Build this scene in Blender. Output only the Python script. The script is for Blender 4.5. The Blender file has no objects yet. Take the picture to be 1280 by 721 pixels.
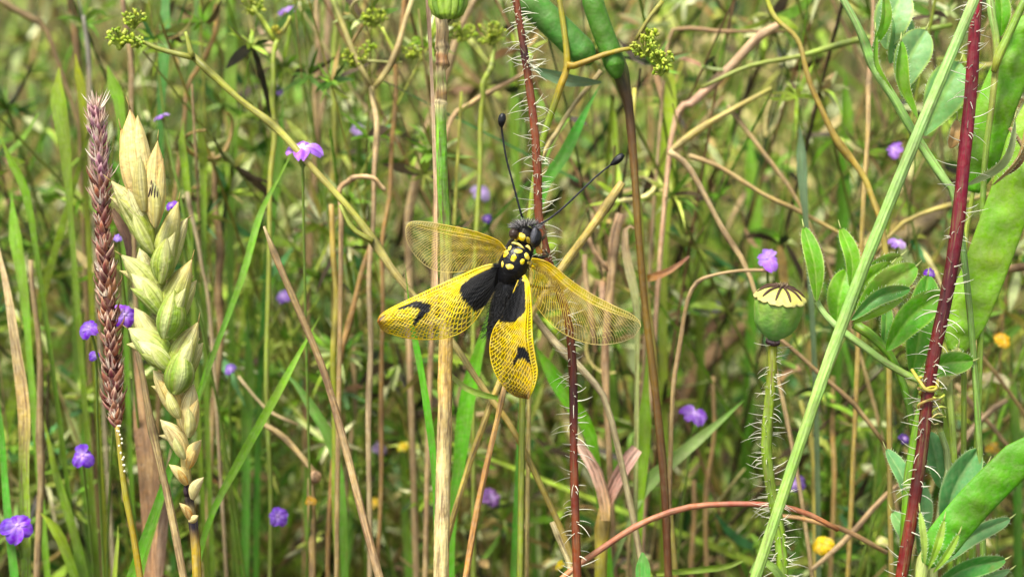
import bpy, bmesh, math, random
import numpy as np
from mathutils import Vector as V, Matrix
random.seed(7); rng = np.random.default_rng(7)
sc = bpy.context.scene
C = sc.collection
pi = math.pi

# ------------------------------------------------------------------ camera, sky, sun
D = 0.35                                   # camera to the insect, metres
FW = 0.200                                 # width of the view at the insect, metres
TH = math.radians(18)                      # camera looks down this much
ZC = 0.42                                  # height of the insect above the ground
FWD = V((0, math.cos(TH), -math.sin(TH))); UP = V((0, math.sin(TH), math.cos(TH))); RT = V((1, 0, 0))
CAM = V((0, 0, ZC)) - FWD * D
cam_d = bpy.data.cameras.new("camera"); cam = bpy.data.objects.new("camera", cam_d); C.objects.link(cam)
cam.location = CAM; cam.rotation_euler = (math.radians(90) - TH, 0, 0)
cam_d.sensor_width = 36; cam_d.lens = 36 * D / FW; cam_d.clip_start = 0.01; cam_d.clip_end = 600
cam_d.dof.use_dof = True; cam_d.dof.focus_distance = D; cam_d.dof.aperture_fstop = 13
sc.camera = cam
w = bpy.data.worlds.new("World"); sc.world = w; w.use_nodes = True
nt = w.node_tree; bg = nt.nodes["Background"]; sky = nt.nodes.new("ShaderNodeTexSky")
SUN_EL, SUN_AZ = 68, 228                   # sun above and behind the camera, to the left (azimuth clockwise from +Y)
sky.sky_type = 'NISHITA'; sky.sun_disc = False; sky.sun_elevation = math.radians(SUN_EL); sky.sun_rotation = math.radians(SUN_AZ)
sky.dust_density = 3.0; sky.ozone_density = 0.6
hz = nt.nodes.new("ShaderNodeHueSaturation"); hz.inputs["Saturation"].default_value = 0.5      # thin overcast: a greyer sky
nt.links.new(sky.outputs[0], hz.inputs["Color"]); nt.links.new(hz.outputs[0], bg.inputs[0]); bg.inputs[1].default_value = 0.115
sl = bpy.data.lights.new("sun", 'SUN'); sun = bpy.data.objects.new("sun", sl); C.objects.link(sun)
sl.energy = 3.0; sl.angle = math.radians(14); sl.color = (1.0, 0.95, 0.86)
az, el = math.radians(SUN_AZ), math.radians(SUN_EL)
sdir = V((math.sin(az) * math.cos(el), math.cos(az) * math.cos(el), math.sin(el)))
sun.rotation_euler = sdir.to_track_quat('Z', 'Y').to_euler(); sun.location = (0, 0, 3)
sc.view_settings.view_transform = 'Standard'; sc.view_settings.look = 'None'
sc.view_settings.exposure = 1.2; sc.view_settings.gamma = 1
sc.render.engine = 'CYCLES'
sc.cycles.max_bounces = 10; sc.cycles.diffuse_bounces = 5; sc.cycles.transparent_max_bounces = 24; sc.cycles.transmission_bounces = 6

# ------------------------------------------------------------------ placing helpers
PXU = FW / 1280 / D
def P(px, py, d=0.0):
    """a point of the meadow: photo column/row and depth behind the insect's plane"""
    k = (D + d) * PXU
    return CAM + FWD * (D + d) + RT * ((px - 640) * k) + UP * ((360.5 - py) * k)
def R(px, d=0.0): return px * (D + d) * PXU
def hexc(h):
    h = h.lstrip('#'); o = []
    for i in (0, 2, 4):
        c = int(h[i:i + 2], 16) / 255
        o.append(c / 12.92 if c <= .04045 else ((c + .055) / 1.055) ** 2.4)
    return tuple(o)
def mixc(a, b, t): return tuple(a[i] * (1 - t) + b[i] * t for i in range(3))

def catmull(ps, n):
    if len(ps) == 2:
        return [ps[0].lerp(ps[1], i / (n - 1)) for i in range(n)]
    q = [ps[0] * 2 - ps[1]] + list(ps) + [ps[-1] * 2 - ps[-2]]
    m = len(ps) - 1; out = []
    for i in range(n):
        t = i / (n - 1) * m; k = min(int(t), m - 1); t -= k
        a, b, c, d = q[k], q[k + 1], q[k + 2], q[k + 3]
        out.append(0.5 * ((2 * b) + (c - a) * t + (2 * a - 5 * b + 4 * c - d) * t * t + (3 * b - a - 3 * c + d) * t ** 3))
    return out
def along(vals, n):
    m = len(vals) - 1
    if m == 0: return [vals[0]] * n
    o = []
    for i in range(n):
        t = i / (n - 1) * m; k = min(int(t), m - 1); f = t - k
        a, b = vals[k], vals[k + 1]
        o.append(a * (1 - f) + b * f if not isinstance(a, tuple) else mixc(a, b, f))
    return o
def frames(path, ref=None):
    """tangent, side, normal (normal looks at the camera side) for every point of a path"""
    n = len(path); o = []
    for i in range(n):
        t = (path[min(i + 1, n - 1)] - path[max(i - 1, 0)])
        t = t.normalized() if t.length > 1e-9 else V((0, 0, 1))
        f = ref or FWD
        s = t.cross(f)
        if s.length < 1e-3: s = t.cross(RT)
        s.normalize(); nrm = s.cross(t)        # nrm ~ towards... fixed below
        if nrm.dot(f) > 0: nrm = -nrm
        o.append((t, s, nrm))
    return o

# ------------------------------------------------------------------ materials (colour of each piece is its own 'tint' attribute)
def material(name, rough=0.5, trans=0.25, streak=(7, 420), var=0.35, spot=0.0, spotcol=(.12, .06, .03), bump=0.25, spec=0.4, coords='uv', alpha=False, sheen=0.0, fine=900, own=(1, 1, 1)):
    m = bpy.data.materials.new(name); m.use_nodes = True; N = m.node_tree.nodes; L = m.node_tree.links; N.clear()
    out = N.new("ShaderNodeOutputMaterial")
    at = N.new("ShaderNodeAttribute"); at.attribute_name = "tint"
    oi = N.new("ShaderNodeObjectInfo")
    tc = N.new("ShaderNodeTexCoord")
    def noise(vec, scale, detail=3, rough_=0.55):
        n = N.new("ShaderNodeTexNoise"); n.inputs["Scale"].default_value = scale; n.inputs["Detail"].default_value = detail
        n.inputs["Roughness"].default_value = rough_; L.new(vec, n.inputs["Vector"]); return n.outputs["Fac"]
    def maprange(fac, a, b, c, d):
        r = N.new("ShaderNodeMapRange"); r.inputs[1].default_value = a; r.inputs[2].default_value = b; r.inputs[3].default_value = c; r.inputs[4].default_value = d
        L.new(fac, r.inputs[0]); return r.outputs[0]
    geo = N.new("ShaderNodeNewGeometry")
    if coords == 'uv':
        mp = N.new("ShaderNodeMapping"); mp.inputs["Scale"].default_value = (streak[0], streak[1], 1)
        L.new(tc.outputs["UV"], mp.inputs[0])
        cb = N.new("ShaderNodeCombineXYZ"); mm = N.new("ShaderNodeMath"); mm.operation = 'MULTIPLY'; mm.inputs[1].default_value = 137.0
        L.new(oi.outputs["Random"], mm.inputs[0]); L.new(mm.outputs[0], cb.inputs[2]); L.new(mm.outputs[0], cb.inputs[0]); L.new(cb.outputs[0], mp.inputs["Location"])
        vec = mp.outputs[0]
        f1 = noise(vec, 1.0, 4)
    else:
        vec = geo.outputs["Position"]; f1 = noise(vec, streak[1], 3)
    f2 = noise(geo.outputs["Position"], 130, 3)
    f3 = noise(geo.outputs["Position"], fine, 2)
    v1 = maprange(f1, 0.3, 0.7, 1 - var, 1 + var); v2 = maprange(f2, 0.3, 0.7, 0.8, 1.2)
    mu = N.new("ShaderNodeMath"); mu.operation = 'MULTIPLY'; L.new(v1, mu.inputs[0]); L.new(v2, mu.inputs[1])
    hs = N.new("ShaderNodeHueSaturation"); L.new(at.outputs["Color"], hs.inputs["Color"]); L.new(mu.outputs[0], hs.inputs["Value"])
    L.new(maprange(f2, 0.25, 0.75, 0.485, 0.515), hs.inputs["Hue"]); L.new(maprange(f3, 0.3, 0.7, 0.85, 1.1), hs.inputs["Saturation"])
    wm = N.new("ShaderNodeMix"); wm.data_type = 'RGBA'; wm.blend_type = 'MULTIPLY'; wm.inputs[0].default_value = 1; L.new(hs.outputs[0], wm.inputs[6]); wm.inputs[7].default_value = (*own, 1); col = wm.outputs[2]
    if spot > 0:
        mx = N.new("ShaderNodeMix"); mx.data_type = 'RGBA'; f4 = noise(vec, 0.6 if coords == 'uv' else 60, 5, 0.7)
        L.new(maprange(f4, 0.62 - spot * 0.2, 0.72 - spot * 0.2, 0, 0.75), mx.inputs[0]); L.new(col, mx.inputs[6]); mx.inputs[7].default_value = (*spotcol, 1); col = mx.outputs[2]
    b = N.new("ShaderNodeBsdfPrincipled"); L.new(col, b.inputs["Base Color"])
    b.inputs["Roughness"].default_value = rough; b.inputs["Specular IOR Level"].default_value = spec
    if sheen: b.inputs["Sheen Weight"].default_value = sheen
    if bump > 0:
        bp = N.new("ShaderNodeBump"); bp.inputs["Strength"].default_value = bump; bp.inputs["Distance"].default_value = 0.0004
        ad = N.new("ShaderNodeMath"); L.new(f1, ad.inputs[0]); L.new(f3, ad.inputs[1]); L.new(ad.outputs[0], bp.inputs["Height"]); L.new(bp.outputs[0], b.inputs["Normal"])
    sh = b.outputs[0]
    if trans > 0:
        tr = N.new("ShaderNodeBsdfTranslucent"); L.new(col, tr.inputs[0]); ms = N.new("ShaderNodeMixShader"); ms.inputs[0].default_value = trans
        L.new(sh, ms.inputs[1]); L.new(tr.outputs[0], ms.inputs[2]); sh = ms.outputs[0]
    if alpha:
        tp = N.new("ShaderNodeBsdfTransparent"); ms = N.new("ShaderNodeMixShader"); L.new(at.outputs["Alpha"], ms.inputs[0])
        L.new(tp.outputs[0], ms.inputs[1]); L.new(sh, ms.inputs[2]); sh = ms.outputs[0]
    L.new(sh, out.inputs["Surface"]); return m
M = dict(
    stem=material("green_stem_skin", 0.5, 0.12, (9, 160), 0.34, 0.35, (.16, .12, .04), own=(.80, .78, .55)),
    dry=material("dry_straw", 0.65, 0.1, (9, 190), 0.4, 0.6, (.14, .08, .04), bump=0.5, own=(.93, .87, .72)),
    bark=material("rotten_bark", 0.85, 0.0, (4, 90), 0.5, 0.6, (.05, .035, .025), bump=1.0, own=(.8, .75, .7)),
    leaf=material("leaf_skin", 0.5, 0.25, (14, 240), 0.3, 0.25, (.17, .2, .03), bump=0.4, own=(.76, .73, .40)),
    leaflet=material("leaflet_skin", 0.5, 0.28, (1, 330), 0.12, 0.1, (.2, .24, .04), bump=0.25, coords='pos', own=(.86, .84, .42)),
    pod=material("pod_skin", 0.56, 0.12, (5, 90), 0.16, 0.0, bump=0.45, spec=0.35, own=(.86, .78, .46)),
    husk=material("wheat_husk", 0.45, 0.2, (34, 60), 0.42, 0.3, (.36, .24, .08), bump=0.7, own=(.95, .94, .66)),
    bract=material("foxtail_bract", 0.55, 0.2, (8, 300), 0.3, 0.1, (.5, .3, .16), bump=0.3),
    hair=material("pale_hair", 0.35, 0.4, (2, 100), 0.1, 0, bump=0, spec=0.6),
    petal=material("petal_skin", 0.55, 0.4, (10, 200), 0.25, 0, bump=0.1),
    chitin=material("insect_shell", 0.33, 0.0, (6, 900), 0.2, 0, bump=0.5, spec=0.3),
    fuzz=material("insect_fuzz", 0.7, 0.0, (3, 900), 0.3, 0, bump=0, spec=0.3),
    vein=material("wing_vein", 0.4, 0.35, (3, 500), 0.12, 0, bump=0),
    membrane=material("wing_membrane", 0.3, 0.5, (30, 900), 0.12, 0, bump=0.15, alpha=True, spec=0.5),
    mass=material("meadow_mass", 0.6, 0.2, (1, 260), 0.35, 0.3, (.13, .08, .04), bump=0.2, coords='pos', own=(.82, .86, .54)),
    soil=material("soil", 0.9, 0, (1, 40), 0.4, 0.5, (.05, .035, .02), bump=0.6, coords='pos'),
)

# ------------------------------------------------------------------ mesh helpers
def build(name, verts, faces, mat, parent=None, cols=None, uvs=None, smooth=True):
    me = bpy.data.meshes.new(name); me.from_pydata([tuple(v) for v in verts], [], faces)
    n = len(me.vertices)
    if cols is not None:
        a = me.color_attributes.new("tint", 'FLOAT_COLOR', 'POINT')
        if isinstance(cols, tuple): cols = [cols] * n
        arr = np.ones((n, 4), np.float32)
        ca = np.array([c if len(c) == 4 else (*c, 1.0) for c in cols], np.float32); arr[:] = ca
        a.data.foreach_set("color", arr.ravel())
    if uvs is not None:
        ul = me.uv_layers.new(name="UVMap"); li = np.zeros(len(me.loops), np.int32); me.loops.foreach_get("vertex_index", li)
        ul.data.foreach_set("uv", np.array(uvs, np.float32)[li].ravel())
    if smooth: me.polygons.foreach_set("use_smooth", [True] * len(me.polygons))
    me.materials.append(mat); me.update()
    o = bpy.data.objects.new(name, me); C.objects.link(o)
    if parent is not None: attach(o, parent)
    return o
def attach(o, parent):
    o.parent = parent
    o.matrix_parent_inverse = Matrix.Translation(-parent.location) if parent.parent is None else Matrix.Identity(4)
def root(name, loc, label, cat, group=None):
    e = bpy.data.objects.new(name, None); e.location = loc; e.empty_display_size = 0.01; C.objects.link(e); tag(e, label, cat, group); return e
def tag(o, label, cat, group=None):
    o["label"] = label; o["category"] = cat
    if group: o["group"] = group
    return o
class Buf:
    def __init__(s): s.v = []; s.f = []; s.c = []; s.u = []
    def tube(s, path, rad, cols, sides=8, ribs=0, ribamp=0.0, lump=0.0, flat=1.0, ref=None, cap=True):
        n = len(path); fr = frames(path, ref); b0 = len(s.v); L = 0.0; ph = random.random() * 9
        for i in range(n):
            if i: L += (path[i] - path[i - 1]).length
            t, sd, nm = fr[i]
            for k in range(sides):
                a = 2 * pi * k / sides
                r = rad[i] * (1 + lump * math.sin(ph + L * 900) * .5 + lump * math.sin(ph * 3 + k * 2 + L * 400) * .5)
                if ribs: r *= 1 + ribamp * math.cos(ribs * a)
                s.v.append(path[i] + sd * (math.cos(a) * r) + nm * (math.sin(a) * r * flat))
                s.u.append((abs(k / sides - .5) * 2, L)); s.c.append(cols[i])
        for i in range(n - 1):
            for k in range(sides):
                a = b0 + i * sides + k; b = b0 + i * sides + (k + 1) % sides
                s.f.append((a, b, b + sides, a + sides))
        if cap:
            s.f.append(tuple(b0 + k for k in reversed(range(sides)))); s.f.append(tuple(b0 + (n - 1) * sides + k for k in range(sides)))
        return s
    def strip(s, path, wid, cols, fold=0.25, tilt=0.0, nx=5, ref=None, teeth=0.0, edge=None, twist=0.0):
        n = len(path); fr = frames(path, ref); b0 = len(s.v); L = 0.0
        for i in range(n):
            if i: L += (path[i] - path[i - 1]).length
            t, sd, nm = fr[i]; a = tilt + twist * i / n
            sd2 = sd * math.cos(a) + nm * math.sin(a); nm2 = nm * math.cos(a) - sd * math.sin(a)
            for k in range(nx):
                u = k / (nx - 1) * 2 - 1; ww = wid[i] * .5
                if teeth and abs(u) > .99: ww *= 1 + teeth * (i % 2)
                s.v.append(path[i] + sd2 * (u * ww) + nm2 * (abs(u) * fold * ww - fold * ww * .5))
                s.u.append((k / (nx - 1), L)); c = cols[i]
                if edge is not None: c = mixc(c, edge, 0.8 if abs(u) > .99 else (0.45 if abs(u) < .05 else 0))
                s.c.append(c)
        for i in range(n - 1):
            for k in range(nx - 1):
                a = b0 + i * nx + k; s.f.append((a, a + 1, a + 1 + nx, a + nx))
        return s
    def obj(s, name, mat, parent=None, smooth=True):
        return build(name, s.v, s.f, M[mat] if isinstance(mat, str) else mat, parent, s.c, s.u, smooth)
def shade(c, k): return tuple(min(1, x * k) for x in c)
def col(c): return hexc(c) if isinstance(c, str) else c
def cl(c): return [col(x) for x in c] if isinstance(c, (list,)) else [col(c)]

def to_ground(path, step=0.012):
    """carry the lower end of a stem on down to the soil"""
    p = path[-1].copy(); d = (path[-1] - path[-2]).normalized()
    if d.z > -0.25: d = V((d.x * .6, d.y * .6, -0.6)).normalized()
    out = list(path); h = V((d.x, d.y, 0))
    while p.z > -0.004 and len(out) < 400:
        d = (d + V((-d.x * .07, -d.y * .07, -.07))).normalized()
        p = p + d * step; out.append(p.copy())
    return out
def pxpath(pts, d):
    """photo points -> points in the meadow; d is one depth or (first, last)"""
    n = len(pts); o = []
    for i, p in enumerate(pts):
        if len(p) > 2: dd = p[2]
        elif isinstance(d, tuple): dd = d[0] + (d[1] - d[0]) * i / (n - 1)
        else: dd = d
        o.append(P(p[0], p[1], dd))
    return o
def stem_path(pts, d, ground=True, dens=1.0):
    ps = pxpath(pts, d); L = sum((ps[i + 1] - ps[i]).length for i in range(len(ps) - 1))
    n = max(6, int(L / 0.0035 * dens)); a = catmull(ps, n)
    if (dmean(pts, d) if not (len(pts[0]) > 2) else 0) > .028:
        k1, k2 = random.random() * 6, random.random() * 6; am = .0004
        a = [p + RT * (am * (math.sin(k1 + i * .35) + .6 * math.sin(k2 + i * .8))) + FWD * (am * 2 * math.sin(k2 + i * .3)) for i, p in enumerate(a)]
    m = len(a); b = to_ground(a) if ground else a
    return a, b, m
def dmean(pts, d): 
    return (sum(d) / 2 if isinstance(d, tuple) else d)
def stem(name, cat, label, pts, w, c, d, group=None, ground=True, mat='stem', sides=8, ribs=0, ribamp=0, lump=0.06, parent=None, nodes=(), dens=1.0):
    """a stalk: pts in photo pixels top to bottom, w pixel widths, c colours"""
    a, b, m = stem_path(pts, d, ground, dens); dm = dmean(pts, d)
    ws = w if isinstance(w, (list, tuple)) else [w, w]; k1 = random.random() * 6
    rr = along([R(x, dm) / 2 * (1 if dm < .025 else (.68 if mat == 'dry' else .78)) for x in ws], m); cc = [shade(q, 1 + .12 * math.sin(k1 + i * .27) + .10 * math.sin(i * .83 + k1 * 2)) for i, q in enumerate(along(cl(c), m))]
    if mat == 'dry' or dm > .028: nodes = tuple(nodes) + tuple(random.uniform(.12, .9) for _ in range(1 + m // 28)); cc = [mixc(shade(q, 1.12), hexc('#c4b67c'), .36 if q[0] > q[1] else 0) for q in cc]
    for nf in nodes:
        k = min(m - 2, max(1, int(nf * m))); rr[k] *= 1.32; rr[k - 1] *= 1.12; rr[k + 1] *= 1.06; cc[k] = shade(cc[k], .55); cc[k + 1] = shade(cc[k + 1], 1.3)
    e = len(b) - m
    rr = rr + [rr[-1] * (1 + .3 * i / max(1, e)) for i in range(e)]; cc = cc + [cc[-1]] * e
    bf = Buf().tube(b, rr, cc, sides, ribs, ribamp, lump)
    o = bf.obj(name, mat, parent)
    if label: tag(o, label, cat, group)
    return o
def blade(name, cat, label, pts, w, c, d, group=None, ground=True, mat='leaf', fold=0.35, tilt=0.2, parent=None, nx=5, edge=None, twist=0.0, dens=1.0):
    a, b, m = stem_path(pts, d, ground, dens); dm = dmean(pts, d)
    ws = w if isinstance(w, (list, tuple)) else [w, w]
    rr = along([R(x, dm) for x in ws], m); cc = along(cl(c), m); e = len(b) - m; k1 = random.random() * 6; yt = pts[0][1]
    rr = [r * (.80 + .10 * math.sin(k1 + i * .31) + .07 * math.sin(k1 * 3 + i * .77)) * (min(1, .06 + i / (m * .34)) ** .8 if yt > -5 and ground else 1) for i, r in enumerate(rr)]
    cc = [shade(q, 1 + .16 * math.sin(k1 * 2 + i * .23) + .10 * math.sin(i * .9 + k1)) for i, q in enumerate(cc)]
    rr = rr + [rr[-1]] * e; cc = cc + [cc[-1]] * e
    bf = Buf().strip(b, rr, cc, fold, tilt, nx, edge=col(edge) if edge else None, twist=twist)
    o = bf.obj(name, mat, parent)
    if label: tag(o, label, cat, group)
    return o
def hairs(path, rads, length, n, c, parent, name="hairs", droop=0.2, curl=0.5, rh=0.00007, lean=0.1, mat='hair', smin=0.0, smax=1.0):
    bf = Buf(); fr = frames(path); m = len(path)
    for _ in range(n):
        s = smin + (smax - smin) * random.random(); x = s * (m - 1); k = min(int(x), m - 2); f = x - k
        p = path[k].lerp(path[k + 1], f); t, sd, nm = fr[k]
        a = random.random() * 2 * pi
        o = sd * math.cos(a) + nm * math.sin(a); l = length * random.choice((random.uniform(.25, .7), random.uniform(.7, 1.2)))
        dr = (o - t * random.uniform(-lean, lean * 2.2)).normalized(); q = p + o * rads[k] * .9; pp = [q.copy()]
        cv = (t * random.uniform(-curl, curl) * 1.6 + V((0, 0, -droop)) + sd * random.uniform(-.25, .25))
        for j in range(4):
            dr = (dr + cv * .28).normalized(); q = q + dr * l / 4; pp.append(q.copy())
        cc = shade(c, random.uniform(.8, 1.1))
        q_ = rh * random.uniform(.5, 1.05)
        bf.tube(pp, [q_ * 1.5, q_ * 1.1, q_, q_ * .7, q_ * .25], [cc] * 5, 3, cap=False)
    o = bf.obj(name, mat, parent); o["kind"] = "stuff"; return o
WHITE = hexc('#f1efd9')


# ------------------------------------------------------------------ ground and the uncountable growth behind
def ground_z(x, y): return 0.006 * math.sin(x * 9 + y * 5) + 0.004 * math.sin(x * 23 - y * 17)
vs, fs = [], []
xs = sorted(set([round(-1.6 + i * .04, 3) for i in range(81)] + [-400, -120, -30, -8, -3, 3, 8, 30, 120, 400]))
ys = sorted(set([round(-1.0 + i * .04, 3) for i in range(101)] + [-400, -120, -30, -8, -3, 5, 8, 14, 30, 120, 400]))
for y in ys:
    for x in xs: vs.append((x, y, ground_z(x, y)))
nx_ = len(xs)
for j in range(len(ys) - 1):
    for i in range(nx_ - 1): a = j * nx_ + i; fs.append((a, a + 1, a + 1 + nx_, a + nx_))
g = build("ground", vs, fs, M['soil'], None, (0.05, 0.04, 0.025)); g["kind"] = "structure"; g["label"] = "brown soil under the meadow plants"

PAL = dict(
    green=['#5f8a2a', '#6f9a2e', '#4f7a2c', '#86a83c', '#3f6b2a', '#7fae35'],
    olive=['#8f9a45', '#a3a552', '#7a8438', '#9a8f4a', '#b3b062', '#6f7a30'],
    straw=['#c2a878', '#b79a6a', '#d6c197', '#a88a5e', '#cbb58a', '#b09070', '#dccba6'],
    brown=['#7a573d', '#8f6443', '#6a4a38', '#9a7352', '#5c4234', '#8a5a3a'],
    fresh=['#9ab53f', '#a9c24c', '#7fa83a', '#c0c96a'],
    dark=['#3f3228', '#4a3a30', '#33302a', '#54443a', '#2e3a20'], pink=['#c49a88', '#b88c7c', '#d0ac9c', '#a87c6c'], pale=['#d0d4b0', '#c4cc9c', '#e4e4d6', '#b8c498', '#d8d2bc'],  # dark: litter browns whose colour also paints the shade between the stalks
    teal=['#4f8a5a', '#5f9a66', '#3f7a4c', '#6fa57a'])
PALA = {k: np.array([hexc(x) for x in v]) for k, v in PAL.items()}
def pickcols(n, mixture):
    ks = list(mixture); pr = np.array([mixture[k] for k in ks], float); pr /= pr.sum()
    w_ = rng.choice(len(ks), n, p=pr); out = np.zeros((n, 3))
    for i, k in enumerate(ks):
        s = w_ == i; out[s] = PALA[k][rng.integers(0, len(PALA[k]), s.sum())]
    return out * rng.uniform(.75, 1.2, (n, 1))
def clump(base):
    """0..1, how green the growth is at these places: clumps of fresh plants between dry ones"""
    x, y, z = base[:, 0], base[:, 1], base[:, 2]
    q = np.sin(x * 31 + 1.3 + 4 * np.sin(y * 9)) + np.sin(x * 67 + y * 23 + 2.1) * .7 + np.sin(z * 40 + x * 17) * .7
    return 1 / (1 + np.exp(-(q * 1.5 + .35 - np.clip(x, -.3, .3) * 2.2 - (z - .3) * 1.5)))
def clumped(base, green, dry):
    g = pickcols(len(base), green); d_ = pickcols(len(base), dry); s = rng.random(len(base)) < clump(base)
    return np.where(s[:, None], g, d_)
def mass(name, cent, wid, side, cols, prism, label, cat, mat='mass'):
    """cent (N,S,3) wid (N,S) side (N,S,3) cols (N,S,3): ribbons, or three-sided stalks when prism"""
    n, s = wid.shape; k = 3 if prism else 2
    if prism:
        t = np.gradient(cent, axis=1); t /= np.linalg.norm(t, axis=2, keepdims=True) + 1e-9
        nm = np.cross(t, side); vv = [side * math.cos(2 * pi * j / 3) + nm * math.sin(2 * pi * j / 3) for j in range(3)]
        verts = np.stack([cent + q * wid[..., None] * .5 for q in vv], 2)
    else:
        verts = np.stack([cent - side * wid[..., None] * .5, cent + side * wid[..., None] * .5], 2)
    c4 = np.ones((n, s, k, 4), np.float32); c4[..., :3] = cols[:, :, None, :]
    idx = np.arange(n * s * k).reshape(n, s, k); fl = []
    for j in range(k if prism else 1):
        j2 = (j + 1) % k
        fl.append(np.stack([idx[:, :-1, j], idx[:, :-1, j2], idx[:, 1:, j2], idx[:, 1:, j]], -1).reshape(-1, 4))
    f = np.concatenate(fl); me = bpy.data.meshes.new(name)
    me.vertices.add(n * s * k); me.vertices.foreach_set("co", verts.astype(np.float32).ravel())
    me.loops.add(f.size); me.loops.foreach_set("vertex_index", f.ravel().astype(np.int32))
    me.polygons.add(len(f)); me.polygons.foreach_set("loop_start", (np.arange(len(f)) * 4).astype(np.int32))
    me.polygons.foreach_set("use_smooth", np.ones(len(f), bool))
    a = me.color_attributes.new("tint", 'FLOAT_COLOR', 'POINT'); a.data.foreach_set("color", c4.ravel())
    me.materials.append(M[mat]); me.update(calc_edges=True); me.validate()
    o = bpy.data.objects.new(name, me); C.objects.link(o); o["kind"] = "stuff"; o["label"] = label; o["category"] = cat; return o
def unit(a): return a / (np.linalg.norm(a, axis=-1, keepdims=True) + 1e-9)
def field(n, y0, y1, power=1.0, spread=.26):
    y = y0 + (y1 - y0) * rng.random(n) ** power
    x = (rng.random(n) * 2 - 1) * (spread + .42 * (y + .35)); return x, y
def growing(n, y0, y1, h0, h1, lean, curve, S, power=1.0, near=.045):
    x, y = field(n, y0, y1, power); h = rng.uniform(h0, h1, n); t = np.linspace(0, 1, S)[None, :, None]
    a = rng.normal(0, 1, (n, 2)); ln = np.zeros((n, 1, 3)); ln[:, 0, :2] = a * lean
    b = np.zeros((n, 1, 3)); b[:, 0, :2] = rng.normal(0, 1, (n, 2)) * curve; b[:, 0, 2] = -np.abs(rng.normal(0, 1, n)) * curve * .5
    wob = np.zeros((n, S, 3)); wob[..., 0] = np.cumsum(rng.normal(0, .0007, (n, S)), 1); wob[..., 1] = np.cumsum(rng.normal(0, .0007, (n, S)), 1)
    p0 = np.stack([x, y, np.full(n, -.003)], -1)[:, None, :]; up = np.zeros((1, 1, 3)); up[..., 2] = 1
    H = h[:, None, None]; q = p0 + (up * t + ln * t + b * t * t) * H + wob
    q[..., 1] += np.maximum(0, near - q[..., 1].min(1))[:, None]; return q
def camside(cent, jitter=.5):
    t = unit(np.gradient(cent, axis=1)); f = np.array(FWD)[None, None, :] + rng.normal(0, jitter, (cent.shape[0], 1, 3))
    return unit(np.cross(t, f))
# thin stalks
n = 4200; cs = growing(n, .055, 1.3, .30, .60, .15, .14, 14, 1.7, .06)
wd = np.repeat(rng.uniform(.0005, .0016, (n, 1)), 14, 1) * np.linspace(1.15, .55, 14)[None]
cc = clumped(cs[:, 9], dict(green=3, olive=3, fresh=3, straw=1, dark=1.4), dict(straw=4.5, brown=1.8, pink=2.4, olive=1.2, dark=2.0))
stalk_c = cs
grad = 1.0
mass("meadow_grass", cs, wd, camside(cs, .2), np.repeat(cc[:, None], 14, 1) * grad, True, "tangled mass of thin green and straw coloured stalks filling the meadow behind", "grass")
# ribbon blades
n = 3000; cb_ = growing(n, .07, 1.5, .20, .55, .22, .4, 10, 1.5, .06)
t = np.linspace(0, 1, 10)[None]
wd = rng.uniform(.0016, .0040, (n, 1)) * (np.sin(pi * (t * .82 + .16)) ** .6)
cc = clumped(cb_[:, 6], dict(green=4, fresh=3, olive=1, teal=1, dark=1), dict(straw=3, olive=1.5, green=2, pink=1, dark=2))
mass("leaf_grass", cb_, wd, camside(cb_, .6), np.repeat(cc[:, None], 10, 1), False, "loose mass of green grass blades deeper in the meadow", "grass")
# small leaves standing on the thin stalks
n = 150000; k = rng.integers(0, len(stalk_c), n); s = rng.integers(4, 13, n); base = stalk_c[k, s]
dr = unit(np.stack([rng.normal(0, 1, n), rng.normal(0, .7, n), rng.normal(.45, .7, n)], -1)); ln = rng.uniform(.004, .013, n)
bend = np.stack([np.zeros(n), np.zeros(n), rng.normal(-.2, .5, n)], -1)
tt = np.linspace(0, 1, 5)[None, :, None]; cl_ = base[:, None] + (dr[:, None] * tt + bend[:, None] * tt * tt) * ln[:, None, None]
wd = (rng.uniform(.0007, .0026, n)[:, None]) * np.array([.4, .9, 1, .75, .12])[None]
cc = clumped(base, dict(green=4, fresh=3, olive=1, pale=1.5, teal=.8, dark=2), dict(straw=3, olive=1.5, pink=1.6, fresh=.6, pale=1, dark=2.2))
mass("small_leaves", cl_, wd, camside(cl_, .7), np.repeat(cc[:, None], 5, 1), False, "countless small narrow leaves on the thin meadow stalks", "leaves")
# whorls of narrow bedstraw leaves, thickest at the left
n = 13000; kk = rng.integers(0, len(stalk_c), 60000); kx = stalk_c[kk, 9]; w_ = np.exp(-np.clip(kx[:, 0] + .02, 0, 1) * 9) * np.exp(-np.clip(kx[:, 1] - .05, 0, 2) * 2.2)
kk = kk[rng.random(60000) < w_][:n]; n = len(kk); node = stalk_c[kk, rng.integers(6, 13, n)]
fold_ = 7; base = np.repeat(node, fold_, 0); th = (np.tile(np.arange(fold_), n) * 2 * pi / fold_) + np.repeat(rng.random(n) * 6, fold_); ax = unit(np.stack([rng.normal(0, .5, n), rng.normal(0, .5, n), np.ones(n)], -1))
ux = unit(np.cross(ax, np.array([0., 1, .3]))); uy = np.cross(ax, ux); ax, ux, uy = (np.repeat(q, fold_, 0) for q in (ax, ux, uy)); N_ = n * fold_
dr = ux * np.cos(th)[:, None] + uy * np.sin(th)[:, None] + ax * rng.uniform(.1, .7, N_)[:, None]; ln = np.repeat(rng.uniform(.003, .0085, n), fold_) * rng.uniform(.7, 1.2, N_)
tt = np.linspace(0, 1, 5)[None, :, None]; cw_ = base[:, None] + (dr[:, None] * tt + (ax * rng.uniform(-.9, .5, (N_, 1)))[:, None] * tt * tt) * ln[:, None, None]
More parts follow.
